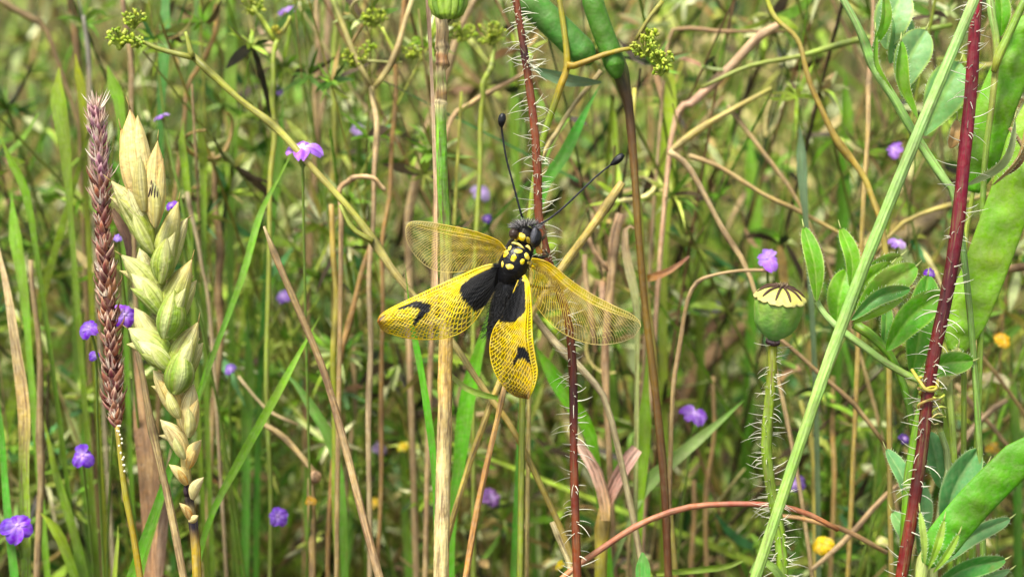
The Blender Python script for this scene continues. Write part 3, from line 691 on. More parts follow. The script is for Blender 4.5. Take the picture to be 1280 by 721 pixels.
# ------------------------------------------------------------------ wheat ear
wheat = root("wheat_ear", P(247, 735, 0), "half ripe wheat ear, cream above, green in the middle, with bare dry spikelets below", "wheat")
a, b, m = stem_path([(192, 262), (198, 300), (203, 350), (210, 410), (218, 470), (226, 530), (232, 580), (237, 625), (241, 648)], .0006, False)
rach = Buf().tube(a, [R(v) / 2 for v in along([6, 8, 9, 10, 10, 10, 11, 11, 11], m)], along(cl(['#c6cf86', '#c2cf7a', '#b5c860', '#b9c86a', '#d8cf90', '#e0cf98', '#dcc48c', '#2e2238', '#d8c48c']), m), 9, lump=.12).obj("rachis", 'husk', wheat)
stem("stalk", None, None, [(241, 646), (243, 668), (245, 690), (247, 735)], [12, 12, 12, 12], ['#2e2440', '#4a3a4c', '#c0a040', '#c9ad48', '#b8a040'], .0006, parent=wheat, mat='stem', sides=10)
def husk(name, tip, base, wpx, c, d, parent, keel=.25, ctip=None, belly=0.0, seed=0, sharp=1.0, dk=None):
    """a boat-shaped chaff scale, closed, from its base to its pointed tip"""
    A = P(base[0], base[1], d); B = P(tip[0], tip[1], d - .0012); L = (B - A); t = L.normalized(); s = t.cross(FWD).normalized(); nrm = -FWD
    n, k = 40, 28; wpx = wpx * 1.14; bf = Buf(); rk = [random.random() for _ in range(k)]; side = random.uniform(-.25, .25)
    for i in range(n + 1):
        f = i / n; r = (math.sin(pi * min(1, f * .93 + .05)) ** .75) * (1 - .35 * f) * 1.15 if f < .995 else .02
        if f > .8: r *= 1 - ((f - .8) / .2) ** 1.6 * .55
        cen = A + L * f + s * (R(belly) * math.sin(pi * f))
        for j in range(k):
            a = 2 * pi * j / k; q = 1 + keel * max(0, math.cos(a - pi / 2 - side)) ** 6 + .025 * math.cos(8 * a)
            bf.v.append(cen + (s * math.cos(a) * R(wpx) / 2 + nrm * math.sin(a) * R(wpx) / 2 * .62) * r * q)
            bf.u.append((abs(j / k - .5) * 2, f * L.length))
            cb = col(c); ct = col(ctip or c); cc = mixc(cb, ct, max(0, (f - .35) / .65) ** 1.3)
            if abs(a - pi / 2 - side) < .3: cc = mixc(cc, hexc('#e9ecbc'), .28)
            if dk and dk[0] + .16 * rk[j] < f < dk[1] - .22 * rk[j - 3] and abs(a - pi / 2 - dk[2]) < .6 and rk[j] > .2: cc = mixc((.03, .018, .028), cc, .35 * rk[j])
            cc = mixc(cc, hexc('#f3eed0'), .35 * max(0, math.cos(6 * a + side * 9)) ** 8); bf.c.append(shade(cc, .86 + .22 * rk[j]))
    for i in range(n):
        for j in range(k): x = i * k + j; y = i * k + (j + 1) % k; bf.f.append((x, y, y + k, x + k))
    bf.f.append(tuple(range(k))[::-1]); bf.f.append(tuple(n * k + j for j in range(k)))
    return bf.obj(name, 'husk', parent)
CRM, GRN, GR2, TAN = '#f2d69c', '#a6bd50', '#8aa63c', '#e2c07a'
# (tip, base, width, colour, tip colour, depth) for each spikelet, then its other scales
SP = [
 [((163, 136), (180, 262), 35, CRM, '#f0c890', -.0024, 3), ((151, 160), (172, 240), 22, '#e6c58c', '#e0b070', -.0016, -2), ((172, 144), (188, 250), 24, '#f0dfa8', '#eed9a0', -.0030, 4)],
 [((197, 176), (194, 282), 25, CRM, '#e8c888', -.0046, 2), ((204, 198), (198, 270), 13, '#e9d79c', '#dcb878', -.0052, 1)],
 [((139, 226), (191, 314), 30, '#c3cf78', '#e6e0b4', -.0018, -6), ((148, 248), (190, 308), 20, '#9fb04a', '#c9cc80', -.0034, -8), ((160, 236), (188, 292), 20, '#dfe0ae', '#eee6c2', -.0034, 2)],
 [((223, 252), (201, 352), 27, '#aebf62', '#efd9a0', -.0030, 3), ((235, 272), (205, 346), 26, '#d2d898', '#f0e2b8', -.0016, 6), ((207, 298), (201, 352), 27, '#8fa843', '#b3bf66', -.0056, 0), ((219, 290), (206, 350), 17, '#c9d38c', '#e4dfae', -.0058, 4)],
 [((151, 318), (202, 388), 30, '#b3c45f', '#dcdcae', -.0018, -7), ((164, 342), (204, 392), 25, '#c3cf7c', '#e6e4bc', -.0042, -3), ((174, 310), (198, 352), 20, '#e2dcae', '#efe4c0', -.0010, 4), ((163, 360), (201, 394), 15, '#7f9a38', '#a9b858', -.0052, -4)],
 [((240, 324), (208, 420), 31, '#9fb54d', '#eccf96', -.0030, 6), ((246, 350), (212, 414), 25, '#bccb78', '#efdcb0', -.0014, 5), ((218, 362), (207, 424), 33, '#7f9f38', '#a5b84f', -.0058, -3), ((232, 360), (212, 420), 18, '#c0ce80', '#dfe0ac', -.0062, 4)],
 [((160, 410), (214, 461), 34, '#a9bf55', '#dfe2b8', -.0024, -5), ((168, 384), (206, 440), 26, '#d3d293', '#efe4be', -.0010, 2), ((172, 426), (215, 464), 21, '#d6dfa2', '#e9ebc8', -.0052, -2), ((176, 442), (214, 466), 13, '#8aa040', '#aebc60', -.0058, -3)],
 [((248, 402), (218, 490), 32, '#96ad45', '#f0d9a4', -.0028, 6), ((254, 428), (222, 484), 26, '#b9c873', '#eddcae', -.0012, 5), ((228, 436), (218, 492), 34, '#7c9a36', '#a0b24a', -.0056, -2), ((241, 424), (222, 486), 18, '#ccd592', '#e9e2b4', -.0060, 3)],
 [((191, 462), (224, 520), 27, '#e9d59a', '#efdfb0', -.0016, -5), ((197, 474), (224, 518), 16, '#e0c070', '#e9cf8c', -.0034, -4)],
 [((242, 480), (236, 544), 26, '#eed8a4', '#f2e2ba', -.0022, 4), ((248, 498), (238, 540), 14, '#e6c88c', '#efd8a4', -.0036, 3)],
 [((200, 524), (231, 571), 21, '#ead9ac', '#f0e2bc', -.0018, -5), ((206, 530), (231, 568), 11, '#e2c89a', '#ead2a4', -.0030, -3)],
 [((252, 549), (236, 584), 16, '#e2c48c', '#e9d2a0', -.0020, 4), ((244, 562), (235, 586), 10, '#d8a860', '#e9c88c', -.0030, 1)],
 [((211, 580), (234, 606), 13, '#e6cf98', '#efdcb0', -.0016, -3), ((222, 586), (234, 606), 8, '#d8a04c', '#e0bc70', -.0026, 0)],
 [((255, 596), (240, 624), 13, '#ecdcb0', '#f2e6c4', -.0018, 4)],
 [((224, 628), (238, 650), 10, '#e2c080', '#efd6a4', -.0014, -3), ((231, 632), (240, 652), 7, '#c98a40', '#e0b070', -.0022, -1)],
 [((248, 644), (236, 652), 9, '#e6cc9c', '#f0dcb4', -.0020, 0)],
]
for si, spk in enumerate(SP):
    base = None
    for j, (tip, bs, wd_, c_, ct, dd, be) in enumerate(spk):
        h = husk("spikelet" if j == 0 else "glume", tip, bs, wd_, c_, dd, wheat if j == 0 else base, ctip=ct, belly=be)
        if j == 0: base = h
    tip, bs, wd_, c_, ct, dd, be = spk[0]; sg = 1 if tip[0] > bs[0] else -1
    if wd_ > 20: husk("glume", (tip[0] + sg * 2, tip[1] + 20), (bs[0] + sg * 3, bs[1] - 6), wd_ * .55, mixc(hexc(c_), hexc('#dfe0ae'), .5), dd + .0016, base, ctip='#ead9a8', belly=be + sg * 2); husk("glume", (tip[0] * .55 + bs[0] * .45 - sg * 4, tip[1] * .55 + bs[1] * .45), (bs[0], bs[1] + 3), wd_ * .5, mixc(hexc(c_), hexc('#9aac48'), .45), dd - .0034, base, ctip='#dcdca4', belly=-sg * 2)
on_ear = caster([o for o in wheat.children_recursive if o.name.startswith(("spikelet", "glume"))])
for (x, y, rx, ry, a_) in [(187, 240, 1.1, 7, 14), (190, 237, 1.3, 9, 8), (193.5, 240, 1.0, 8, 4), (196.5, 243, .8, 5, 0), (189, 228, .8, 3, 10)]:
    plate("dark_streak", x, y, rx, ry, a_, (.03, .015, .025), wheat, -.006, 'dry', on=on_ear)
Buf().tube([P(233, 606, -.001), P(233.5, 613, -.0012), P(234, 620, -.001)], [R(3), R(4.6), R(3.5)], [(.03, .015, .03)] * 3, 8).obj("dark_node", 'dry', wheat)
bf = Buf()
for (x, y, dx, dy) in [(163, 136, -6, -16), (151, 162, -3, -14), (197, 176, 1, -14), (223, 252, 2, -12), (240, 324, 3, -12), (248, 402, 2, -12), (235, 272, 6, -4), (139, 226, -10, -8), (160, 410, -7, -4), (152, 318, -9, -5)]:
    p0 = P(x, y + 1, -.004); p1 = P(x + dx, y + dy, -.0045); bf.tube([p0, p0.lerp(p1, .5), p1], [R(1.1), R(.7), R(.2)], [hexc('#dcc088')] * 3, 4)
o = bf.obj("awns", 'husk', wheat); o["kind"] = "stuff"

# ------------------------------------------------------------------ red foxtail spike
fox = root("foxtail_spike", P(176, 735, .003), "dark red scaly foxtail spike with pale wisps just left of the wheat ear", "grass")
fp = [(121, 140), (124, 180), (127, 230), (129, 280), (133, 340), (137, 400), (141, 460), (143, 505), (146, 535)]
a, b, m = stem_path(fp, .002, False); fw = along([3, 7, 9, 10, 13, 15, 14, 11, 5], m)
Buf().tube(a, [R(v) / 2 for v in fw], [hexc('#5a2a26')] * m, 9, lump=.1).obj("core", 'bract', fox)
FC = ['#8a3a3c', '#964a3c', '#7a2c38', '#a05840', '#6c2430', '#8c3248', '#b0704c']; FT = ['#8a4a6a', '#9a5a72', '#a07060', '#7c3a58', '#b08070']
def bract_mesh(c, ce):
    bf = Buf(); n = 7
    for i in range(n):
        f = i / (n - 1); wv = (.32, .46, .48, .42, .3, .16, .02)[i]
        for k in range(5):
            u = k / 2 - 1; bf.v.append(V((u * wv, f * 1.0, .26 * math.sin(f * 2.4) - .16 * u * u * (1 - f)))); bf.c.append(mixc(c, ce, .9 if abs(u) > .9 or f > .8 else .4 * abs(u) + .25 * f)); bf.u.append((k / 4, f * .004))
    for i in range(n - 1):
        for k in range(4): x = i * 5 + k; bf.f.append((x, x + 1, x + 6, x + 5))
    o = bf.obj("bract", 'bract'); me = o.data; bpy.data.objects.remove(o); return me
BM = [bract_mesh(hexc(c), hexc(random.choice(['#cfa484', '#c09070', '#dcb898', '#b08468']))) for c in FC] ; BT = [bract_mesh(hexc(c), hexc('#c8a0a0')) for c in FT]
fr = frames(a); nb = 270
for i in range(nb):
    s = (i + .5) / nb; x = s * (m - 1); k = min(m - 2, int(x)); p = a[k].lerp(a[k + 1], x - k); t, sd, nm = fr[k]; up = -t
    an = i * 2.399963 + random.uniform(-.45, .45); k = max(0, min(m - 2, k + random.choice((-1, 0, 0, 1)))); o_ = sd * math.cos(an) + nm * math.sin(an); rr = R(fw[k]) / 2
    yax = (up + o_ * random.uniform(.08, .42) + up.cross(o_) * random.uniform(-.32, .32)).normalized(); xax = yax.cross(o_).normalized(); zax = xax.cross(yax)
    l = R(random.uniform(13, 27)) * (.75 if s > .93 else 1); wv = R(random.uniform(6, 10.5)) 
    mt = Matrix(((xax.x * wv, yax.x * l, zax.x * l, 0), (xax.y * wv, yax.y * l, zax.y * l, 0), (xax.z * wv, yax.z * l, zax.z * l, 0), (0, 0, 0, 1)))
    mt.translation = p + o_ * rr * .8
    o = bpy.data.objects.new("bract", random.choice(BT if s < .25 else BM)); C.objects.link(o); attach(o, fox); o.matrix_basis = mt
bf = Buf()
for i in range(420):
    s = random.random() ** 1.3; x = s * (m - 1); k = min(m - 2, int(x)); t, sd, nm = fr[k]; an = random.random() * 6.28; o_ = sd * math.cos(an) + nm * math.sin(an)
    p = a[k] + o_ * R(fw[k]) * .5; l = R(random.uniform(12, 34) * (1 if s < .35 else .55)); dr = (-t * random.uniform(.5, 1.2) + o_ * random.uniform(.3, .9)).normalized(); pp = [p.copy()]
    for j in range(5): dr = (dr - t * .12 + sd * random.uniform(-.15, .15)).normalized(); p = p + dr * l / 5; pp.append(p.copy())
    wv = R(random.uniform(.5, 1.6)); bf.tube(pp, [wv, wv, wv * .9, wv * .7, wv * .45, wv * .1], [hexc(random.choice(['#e0ccb0', '#d4b4a0', '#efe2cc', '#c49a8a']))] * 6, 4, cap=False)
o = bf.obj("wisps", 'bract', fox); o["kind"] = "stuff"
fs_ = stem("stalk", None, None, [(146, 530), (150, 565), (157, 620), (167, 670), (177, 735)], [6, 7, 8, 8, 9], ['#c2a84a', '#a8a03a', '#a09a34', '#b09a30', '#a88c2c'], .002, parent=fox)
bf = Buf()
for i in range(16):
    s = random.random() ** 1.5; x, y = 148 + 8 * s + random.uniform(-3, 3), 532 + 60 * s; p = P(x, y, -.0002); 
    bf.tube([p - UP * R(1.4), p, p + UP * R(1.4)], [R(.7), R(1.7), R(.7)], [WHITE] * 3, 6)
o = bf.obj("pale_flecks", 'hair', fs_); o["kind"] = "stuff"

# ------------------------------------------------------------------ light green stalk, tendril, vetch leaves and pods at the right
stem("grass_stalk", "stem", "long pale green ribbed stalk slanting across the right side in front of the crimson stem", [(1224, -14), (1180, 90), (1140, 185), (1085, 320), (1040, 440), (995, 570), (940, 735)], [12, 13, 14, 14, 14, 13.5, 13], ['#a5cf86', '#9aca7c', '#a9d488', '#9ccb72', '#a6d07c', '#9cc86c', '#a4cc74'], -.012, ribs=9, ribamp=.06, sides=36, group=None)
LG, LG2, TL, TL2 = '#6fae34', '#82bd3c', '#6fa889', '#86b896'
def leaflet(tip, base, wpx, c, d, parent, edge='#b6d68a', fold=.5, tilt=.1, bow=0.0, n=26, dz=0.0, shape='ovate', name="leaflet", tf=0.0, curl=0.0):
    A = P(base[0], base[1], d); B = P(tip[0], tip[1], d + dz); mid = (A + B) / 2 + (B - A).cross(FWD).normalized() * R(bow, d) - FWD * R(6, d)
    path = catmull([A, mid, B], n); wd = []
    for i in range(n):
        f = i / (n - 1)
        if shape == 'ovate': q = math.sin(pi * f ** .9) ** .62
        elif shape == 'obovate': q = (math.sin(pi * f ** 1.45)) ** .6
        else: q = (math.sin(pi * min(1, f ** 1.25 * .985))) ** .52
        wd.append(R(wpx, d) * max(.04, q))
    bf = Buf(); fr_ = frames(path); nx = 13; Ls = 0; e = col(edge); cc = col(c); W = R(wpx, d); rn = random.random() * 9
    for i in range(n):
        if i: Ls += (path[i] - path[i - 1]).length
        t, sd, nm = fr_[i]; a = tilt + curl * i / n; s2 = sd * math.cos(a) + nm * math.sin(a); n2 = nm * math.cos(a) - sd * math.sin(a)
        for k in range(nx):
            u = k / (nx - 1) * 2 - 1; ww = wd[i] * .5 * (1 + (.02 * (i % 2) if abs(u) > .99 else 0))
            z = abs(u) * fold * ww - .35 * ww * u * u * fold + W * .012 * math.cos((i - abs(u) * 5) * 1.5) * (1 - abs(u)) + W * .02 * math.sin(rn + i * .4 + u * 2) * abs(u)
            bf.v.append(path[i] + s2 * (u * ww) + n2 * z); bf.u.append((k / (nx - 1), Ls))
            m_ = .85 if abs(u) > .99 else (.35 if abs(u) < .04 else (.10 if (i - int(abs(u) * 5)) % 4 == 0 else 0))
            bf.c.append(mixc(cc, e, m_))
    for i in range(n - 1):
        for k in range(nx - 1): x = i * nx + k; bf.f.append((x, x + 1, x + 1 + nx, x + nx))
    o = bf.obj(name, 'leaflet', parent)
    # downy rim
    hb = Buf()
    for side in (0, nx - 1):
        for i in range(3, n - 1, 1):
            for r_ in range(1):
                p = bf.v[i * nx + side].lerp(bf.v[min(n - 1, i + 1) * nx + side], random.random()); t, sd, nm = fr_[i]; sg = (1 if side else -1)
                q = p + (sd * sg * random.uniform(.5, 1) + t * random.uniform(.2, .9) + nm * random.uniform(-.4, .4)).normalized() * R(random.uniform(1.5, 3.6), d)
                hb.tube([p, (p + q) / 2, q], [.00004, .00003, .00001], [hexc('#dfecc8')] * 3, 3, cap=False)
    h = hb.obj("rim_hairs", 'hair', o); h["kind"] = "stuff"
    bf = Buf(); p = path[-1]; t = fr_[-1][0]; q = [p, p + t * R(4, d) + UP * R(1, d), p + t * R(9, d) + UP * R(3, d)]
    bf.tube(q, [R(1.3, d), R(.9, d), R(.3, d)], [hexc('#cfdcb0')] * 3, 5).obj("leaf_tip", 'leaf', o)
    return o
def pod(parent, pts, wpx, c, d, seeds, name="pod_shell", flat=.34, edge='#a8cf60'):
    a, b, m = stem_path(pts, d, False, 5 if seeds > 2 else 1.5); fr_ = frames(a); k = 36; bf = Buf(); Ls = 0; cc = col(c); e = col(edge); dm = dmean(pts, d)
    for i in range(m):
        f = i / (m - 1); t, sd, nm = fr_[i]
        if i: Ls += (a[i] - a[i - 1]).length
        W = R(wpx, dm) / 2 * min(1, (math.sin(pi * min(.5, f * 1.6 + .06)) ** .7)) * min(1, (1.04 - f) * 5 + .12) ** .7
        bump = math.cos(2 * pi * f * seeds)
        for j in range(k):
            an = 2 * pi * j / k; x, y = math.cos(an), math.sin(an); lump = 1 + (.60 if flat < .5 else .10) * max(-.25, bump) * max(0, 1 - x * x * 2.2)
            bf.v.append(a[i] + sd * (x * W) + nm * (y * W * flat * lump)); bf.u.append((j / k, Ls)); bf.c.append(mixc(cc, e, .6 if abs(x) > .985 else .08 * (1 + bump) * (1 - abs(x))))
    for i in range(m - 1):
        for j in range(k): x = i * k + j; y = i * k + (j + 1) % k; bf.f.append((x, y, y + k, x + k))
    bf.f.append(tuple(range(k))[::-1]); bf.f.append(tuple((m - 1) * k + j for j in range(k)))
    return bf.obj(name, 'pod', parent)

# upper vetch leaf, its stalk runs from the top edge down to the crimson stem
v1 = root("vetch_leaf", P(1230, 735, .012), "compound leaf with grey-green rounded leaflets on a stalk slanting down to the crimson stem", "leaf", "vetch leaves")
stem("leaf_stalk", None, None, [(1046, -14), (1075, 40), (1092, 85), (1116, 122), (1150, 180), (1180, 225), (1192, 245), (1206, 330), (1222, 520), (1230, 735)], [8, 9, 10, 11, 11, 11, 9, 8, 8, 8], ['#a9cf90', '#8fbf70', '#9cc87c', '#8cba66', '#a6cf88', '#98c474', '#86b05a', '#7aa04a'], .004, parent=v1, ribs=3, ribamp=.12, sides=14, nodes=(.16, .2))
leaflet((1128, -10), (1108, 62), 46, '#86b89a', .008, v1, bow=4, tilt=-.2, shape='full')
leaflet((1122, 12), (1112, 80), 40, '#79ad8c', .009, v1, bow=-6, tilt=.5, shape='full')
leaflet((1157, 38), (1127, 120), 46, '#86b99c', .007, v1, bow=8, tilt=.1, shape='obovate')
leaflet((1106, -8), (1090, 62), 18, '#6bb02a', .002, v1, bow=-6, tilt=.6, shape='full', edge='#a9d060')
leaflet((1094, 40), (1116, 115), 13, '#74ac34', .001, v1, bow=14, tilt=.9, fold=.9, edge='#b6d080', shape='full')
leaflet((1126, 52), (1146, 148), 26, '#6fb02c', -.001, v1, bow=14, tilt=.7, fold=.8, edge='#b8da78', shape='full')
leaflet((1200, 78), (1156, 170), 54, '#76b083', .0075, v1, bow=3, tilt=.1, shape='obovate')
leaflet((1132, 60), (1128, 122), 22, '#7fb290', .010, v1, bow=-3, tilt=.2)
# lower vetch leaf in front of the small capsule's right side
v2 = root("vetch_leaf", P(1146, 735, .004), "compound leaf with bright green folded leaflets fanned just right of the poppy capsule", "leaf", "vetch leaves")
stem("leaf_stalk", None, None, [(1021, 377), (1030, 392), (1050, 412), (1078, 432), (1105, 452), (1135, 470), (1152, 480), (1150, 520), (1136, 600), (1130, 735)], [7, 8, 9, 9, 9, 9, 9, 14, 15, 15], ['#a6cf80', '#b4d896', '#a8d088', '#a6cc80', '#a2ca78', '#9cc66c', '#8cbc48', '#7cb830', '#76b02c', '#74ac2c'], .0005, parent=v2, sides=12, ribs=3, ribamp=.1)
stem("branch_stalk", None, None, [(1068, 405), (1090, 420), (1110, 440), (1122, 462), (1135, 500), (1145, 560)], [12, 13, 11, 9, 9, 9], ['#7fb53a', '#76ac30', '#6fa82c'], .006, parent=v2, ground=False)
leaflet((1005, 285), (1021, 377), 23, '#6db22a', -.001, v2, bow=-4, tilt=.1, shape='full', edge='#cfe8a8')
leaflet((1051, 286), (1064, 362), 21, '#74b82e', .003, v2, bow=-6, tilt=.2, shape='full', edge='#c6e69a')
leaflet((1058, 338), (1046, 404), 32, '#74b82a', .004, v2, bow=4, tilt=-.1, shape='full', edge='#bfe08c')
leaflet((1126, 320), (1072, 368), 26, '#70b432', .008, v2, bow=8, tilt=.2, shape='full')
leaflet((1114, 330), (1066, 388), 26, '#78ba36', .006, v2, bow=10, tilt=.1, shape='full', edge='#cfe89c')
leaflet((1145, 333), (1068, 400), 38, '#6cb22a', .002, v2, bow=7, tilt=.05, shape='full', edge='#c0e088')
leaflet((1137, 361), (1064, 400), 20, '#58a05a', -.003, v2, bow=10, tilt=.1, shape='full', edge='#bcd8a0', fold=.8)
leaflet((1136, 364), (1066, 404), 15, '#8cc444', -.0025, v2, bow=-1, tilt=.5, shape='full', edge='#c8e090')
leaflet((1180, 366), (1108, 438), 38, '#62ad2c', .003, v2, bow=9, tilt=.1, shape='full', edge='#a8d474')
leaflet((1160, 345), (1140, 470), 44, '#5eaa3c', .010, v2, bow=0, tilt=.1, shape='full')
leaflet((1108, 378), (1104, 440), 17, '#68a85c', .009, v2, bow=0, tilt=.3, shape='full')
leaflet((1216, 451), (1146, 470), 30, '#64aa36', .003, v2, bow=6, tilt=.1, shape='full', edge='#c6e2a4')
# leaf and tendrils wound round the crimson stem
td = root("tendril", P(1168, 490, -.004), "yellowish tendrils wound in loops around the crimson bristly stem", "tendril")
def coil(turns, r0, y0, y1, cx0, cx1, ph, w_, c):
    ps = []; n = 40
    for i in range(n):
        f = i / (n - 1); a = ph + f * turns * 2 * pi; ps.append(P(cx0 + (cx1 - cx0) * f + math.cos(a) * r0 * (1 + .15 * math.sin(a * 2.3)), y0 + (y1 - y0) * f + 3 * math.sin(a * 1.4), -.004 - R(r0) * math.sin(a)))
    Buf().tube(ps, [R(w_) / 2 * (1 - .4 * i / n) for i in range(n)], [hexc(c)] * n, 7).obj("coil", 'stem', td)
coil(1.6, 12, 474, 500, 1163, 1162, 2.8, 4.2, '#c9c84a'); coil(1.3, 12, 488, 514, 1162, 1160, 3.2, 4.4, '#d2b86a'); coil(1.9, 8, 492, 524, 1172, 1174, .4, 3.6, '#c6d464'); coil(1.5, 6, 505, 530, 1172, 1170, 2.0, 3.0, '#e0d69a')
Buf().tube(catmull([P(1140, 462, -.003), P(1148, 474, -.006), P(1158, 487, -.0075), P(1170, 486, -.0065), P(1172, 474, -.004)], 24), [R(2.2)] * 24, [hexc('#cfc460')] * 24, 7).obj("coil", 'stem', td)
# pods
pd = root("pea_pod", P(1226, 600, .010), "broad flat bright green pod with seed bumps hanging right of the crimson stem", "seed pod", "flat green pods")
pod(pd, [(1193, 440), (1206, 400), (1228, 345), (1252, 280), (1278, 205), (1300, 120)], 56, '#8cc83e', .010, 6.5, flat=.26)
stem("pod_stalk", None, None, [(1196, 428), (1190, 446), (1186, 470), (1192, 560), (1200, 735)], [7, 10, 9, 8, 8], ['#c4d080', '#cfcfa0', '#a8c060', '#7ab030'], .010, parent=pd)
leaflet((1198, 434), (1186, 474), 20, '#cfcfae', .007, pd, name="dry_calyx_lobe", edge='#dcd8c0'); leaflet((1174, 445), (1184, 482), 18, '#d2d0b8', .008, pd, name="dry_calyx_lobe", edge='#dcd8c0')
pd = root("pea_pod", P(1170, 735, -.008), "fat green pod slanting up out of the lower right corner", "seed pod", "flat green pods")
pod(pd, [(1158, 706), (1180, 674), (1215, 632), (1252, 594), (1300, 548)], 46, '#529c1c', -.010, 5.5, flat=.27, edge='#84bc40')
stem("pod_stalk", None, None, [(1160, 688), (1154, 704), (1150, 735)], [14, 18, 16], ['#b9c488', '#b4c07c', '#a4b86c'], -.009, parent=pd)
leaflet((1180, 650), (1160, 712), 10, '#93bf48', -.016, pd, name="calyx_lobe", shape='full'); leaflet((1198, 668), (1166, 716), 9, '#8cb840', -.017, pd, name="calyx_lobe", shape='full'); leaflet((1150, 640), (1156, 706), 9, '#a4c474', -.014, pd, name="calyx_lobe", shape='full')
pd = root("pea_pod", P(1240, 600, .016), "short green pod pressed behind the stalk fork in the upper right corner", "seed pod", "flat green pods")
pod(pd, [(1216, 240), (1228, 190), (1250, 120), (1278, 60), (1296, 20)], 50, '#6cb428', .016, 4.5, flat=.3, edge='#a4cc60')
stem("pod_stalk", None, None, [(1217, 236), (1212, 270), (1206, 340), (1204, 735)], [5, 6, 7, 7], ['#a8b850', '#a8bc58', '#8cac40'], .016, parent=pd)
# lower right grey green leaves
v3 = root("vetch_leaf", P(1180, 735, .006), "cluster of downy blue-green leaflets around the foot of the crimson stem", "leaf", "vetch leaves")
stem("leaf_stalk", None, None, [(1176, 540), (1186, 580), (1176, 640), (1168, 690), (1166, 735)], [8, 9, 12, 12, 12], ['#9cc070', '#b8cc98', '#c8d4a8', '#c4d0a0', '#a8c080'], .004, parent=v3)
leaflet((1222, 562), (1178, 660), 44, '#5fa478', .004, v3, bow=8, tilt=.15, shape='full', edge='#b8d8c0', fold=.6)
leaflet((1234, 580), (1190, 660), 30, '#7fb896', .008, v3, bow=6, tilt=.3, shape='full', edge='#cfe4d0')
leaflet((1162, 540), (1176, 610), 30, '#6fb08c', .006, v3, bow=0, tilt=.2, shape='full', edge='#a8d0b0')
leaflet((1108, 562), (1136, 640), 22, '#79b89a', .004, v3, bow=-6, tilt=.3, shape='full', edge='#bfe0c8', fold=.8)
leaflet((1116, 640), (1134, 690), 24, '#7dbb8c', .005, v3, bow=-6, tilt=.1, shape='full', edge='#b8dcc0')
leaflet((1150, 600), (1148, 680), 24, '#7cba9c', .007, v3, bow=-3, tilt=.1, shape='full', edge='#b8dcc8')
leaflet((1158, 640), (1152, 700), 20, '#70b080', .008, v3, bow=3, tilt=.1, shape='full')
leaflet((1262, 648), (1176, 706), 22, '#78b494', -.001, v3, bow=10, tilt=.2, shape='full', edge='#cfe4d0')
leaflet((1256, 699), (1160, 740), 26, '#4c9a4c', -.004, v3, bow=10, tilt=.15, shape='full', edge='#a8d0a8', fold=.7)
leaflet((1262, 712), (1176, 750), 16, '#84bc9c', -.002, v3, bow=4, tilt=.3, shape='full', edge='#cfe4d0')
# fork of green stalks in the top right corner
fk = root("forked_stalk", P(1245, 300, .012), "pale green stalk forking under a yellow-green joint in the top right corner", "stem")
stem("branch", None, None, [(1236, -14), (1240, 20), (1246, 60), (1240, 130), (1230, 220), (1226, 400)], [9, 10, 9, 8, 8, 8], ['#a9cc86', '#9cc474', '#b8bc60', '#98bc54', '#8cb048'], .011, parent=fk)
stem("branch", None, None, [(1290, -14), (1275, 12), (1262, 42), (1250, 66), (1242, 90)], [9, 10, 10, 12, 8], ['#7aa83c', '#84b040', '#8cae44', '#b0b04c'], .010, parent=fk, ground=False)
leaflet((1250, -12), (1251, 46), 22, '#62ac1c', .013, fk, tilt=.2, shape='full', name="leaf")
# withered pod husk at the right edge
dh = root("withered_husk", P(1250, 240, .004), "torn silvery and brown dry husk curled above the broad green pod", "husk")
leaflet((1268, 150), (1208, 232), 17, '#a8b8a8', .002, dh, bow=-16, tilt=.5, fold=.9, name="husk_valve", shape='full', edge='#c8d0c0', curl=.5)
leaflet((1282, 150), (1240, 232), 14, '#a89078', -.001, dh, bow=-10, tilt=.8, fold=.9, name="husk_valve", shape='full', edge='#d8ccb8', curl=.8)
leaflet((1284, 178), (1252, 222), 12, '#5a4434', .003, dh, bow=-4, tilt=.5, name="husk_valve", shape='full', edge='#9c846c')
leaflet((1196, 150), (1188, 186), 18, '#caa08c', .009, dh, bow=0, tilt=.3, name="dry_bract", shape='ovate', edge='#d8b8a8')
stem("husk_stalk", None, None, [(1262, 160), (1282, 190), (1296, 240), (1300, 400)], [5, 6, 6, 6], '#8a6c54', .004, parent=dh, mat='dry')

# ------------------------------------------------------------------ single stalks and blades one can pick out
def S(label, pts, w, c, d, cat="stem", name="grass_stalk", mat='stem', group=None, **k): return stem(name, cat, label, pts, w, c, d, group, mat=mat, **k)
def B(label, pts, w, c, d, cat="grass", name="grass_shoot", group="green grass blades", **k): return blade(name, cat, label, pts, w, c, d, group, **k)
# the thick culm left of the owlfly
cu = root("cereal_culm", P(548, 735, .004), "thick straw culm left of the owlfly, green above the wings and straw below", "stem")
stem("stalk", None, None, [(552, 10), (551, 22), (553, 38), (552, 52), (553, 64), (552, 70), (553, 80), (551, 88), (551, 100), (552, 110), (552, 116), (552, 124), (551, 130), (551, 150), (552, 200), (554, 245), (557, 285), (558, 350), (557, 430), (556, 480), (556, 520), (553, 620), (551, 735)], [13, 15, 16, 15, 14, 15, 15, 12, 12, 14, 14, 14, 13, 13, 14, 14, 15, 16, 17, 18, 18, 19, 19], ['#e0d4b8', '#e6dcc0', '#c4a888', '#b89c78', '#e2dab4', '#a86c44', '#8a5030', '#ddd6a8', '#8cae40', '#d8d4a0', '#8a5430', '#4c2c1c', '#e6dcb8', '#7fb13c', '#6fae34', '#76ae38', '#86b444', '#c9b878', '#d2b25e', '#cfa850', '#dcc48a', '#e2d2a4', '#dccc98'], .012, parent=cu, sides=20, ribs=9, ribamp=.03, mat='dry', dens=2.2)
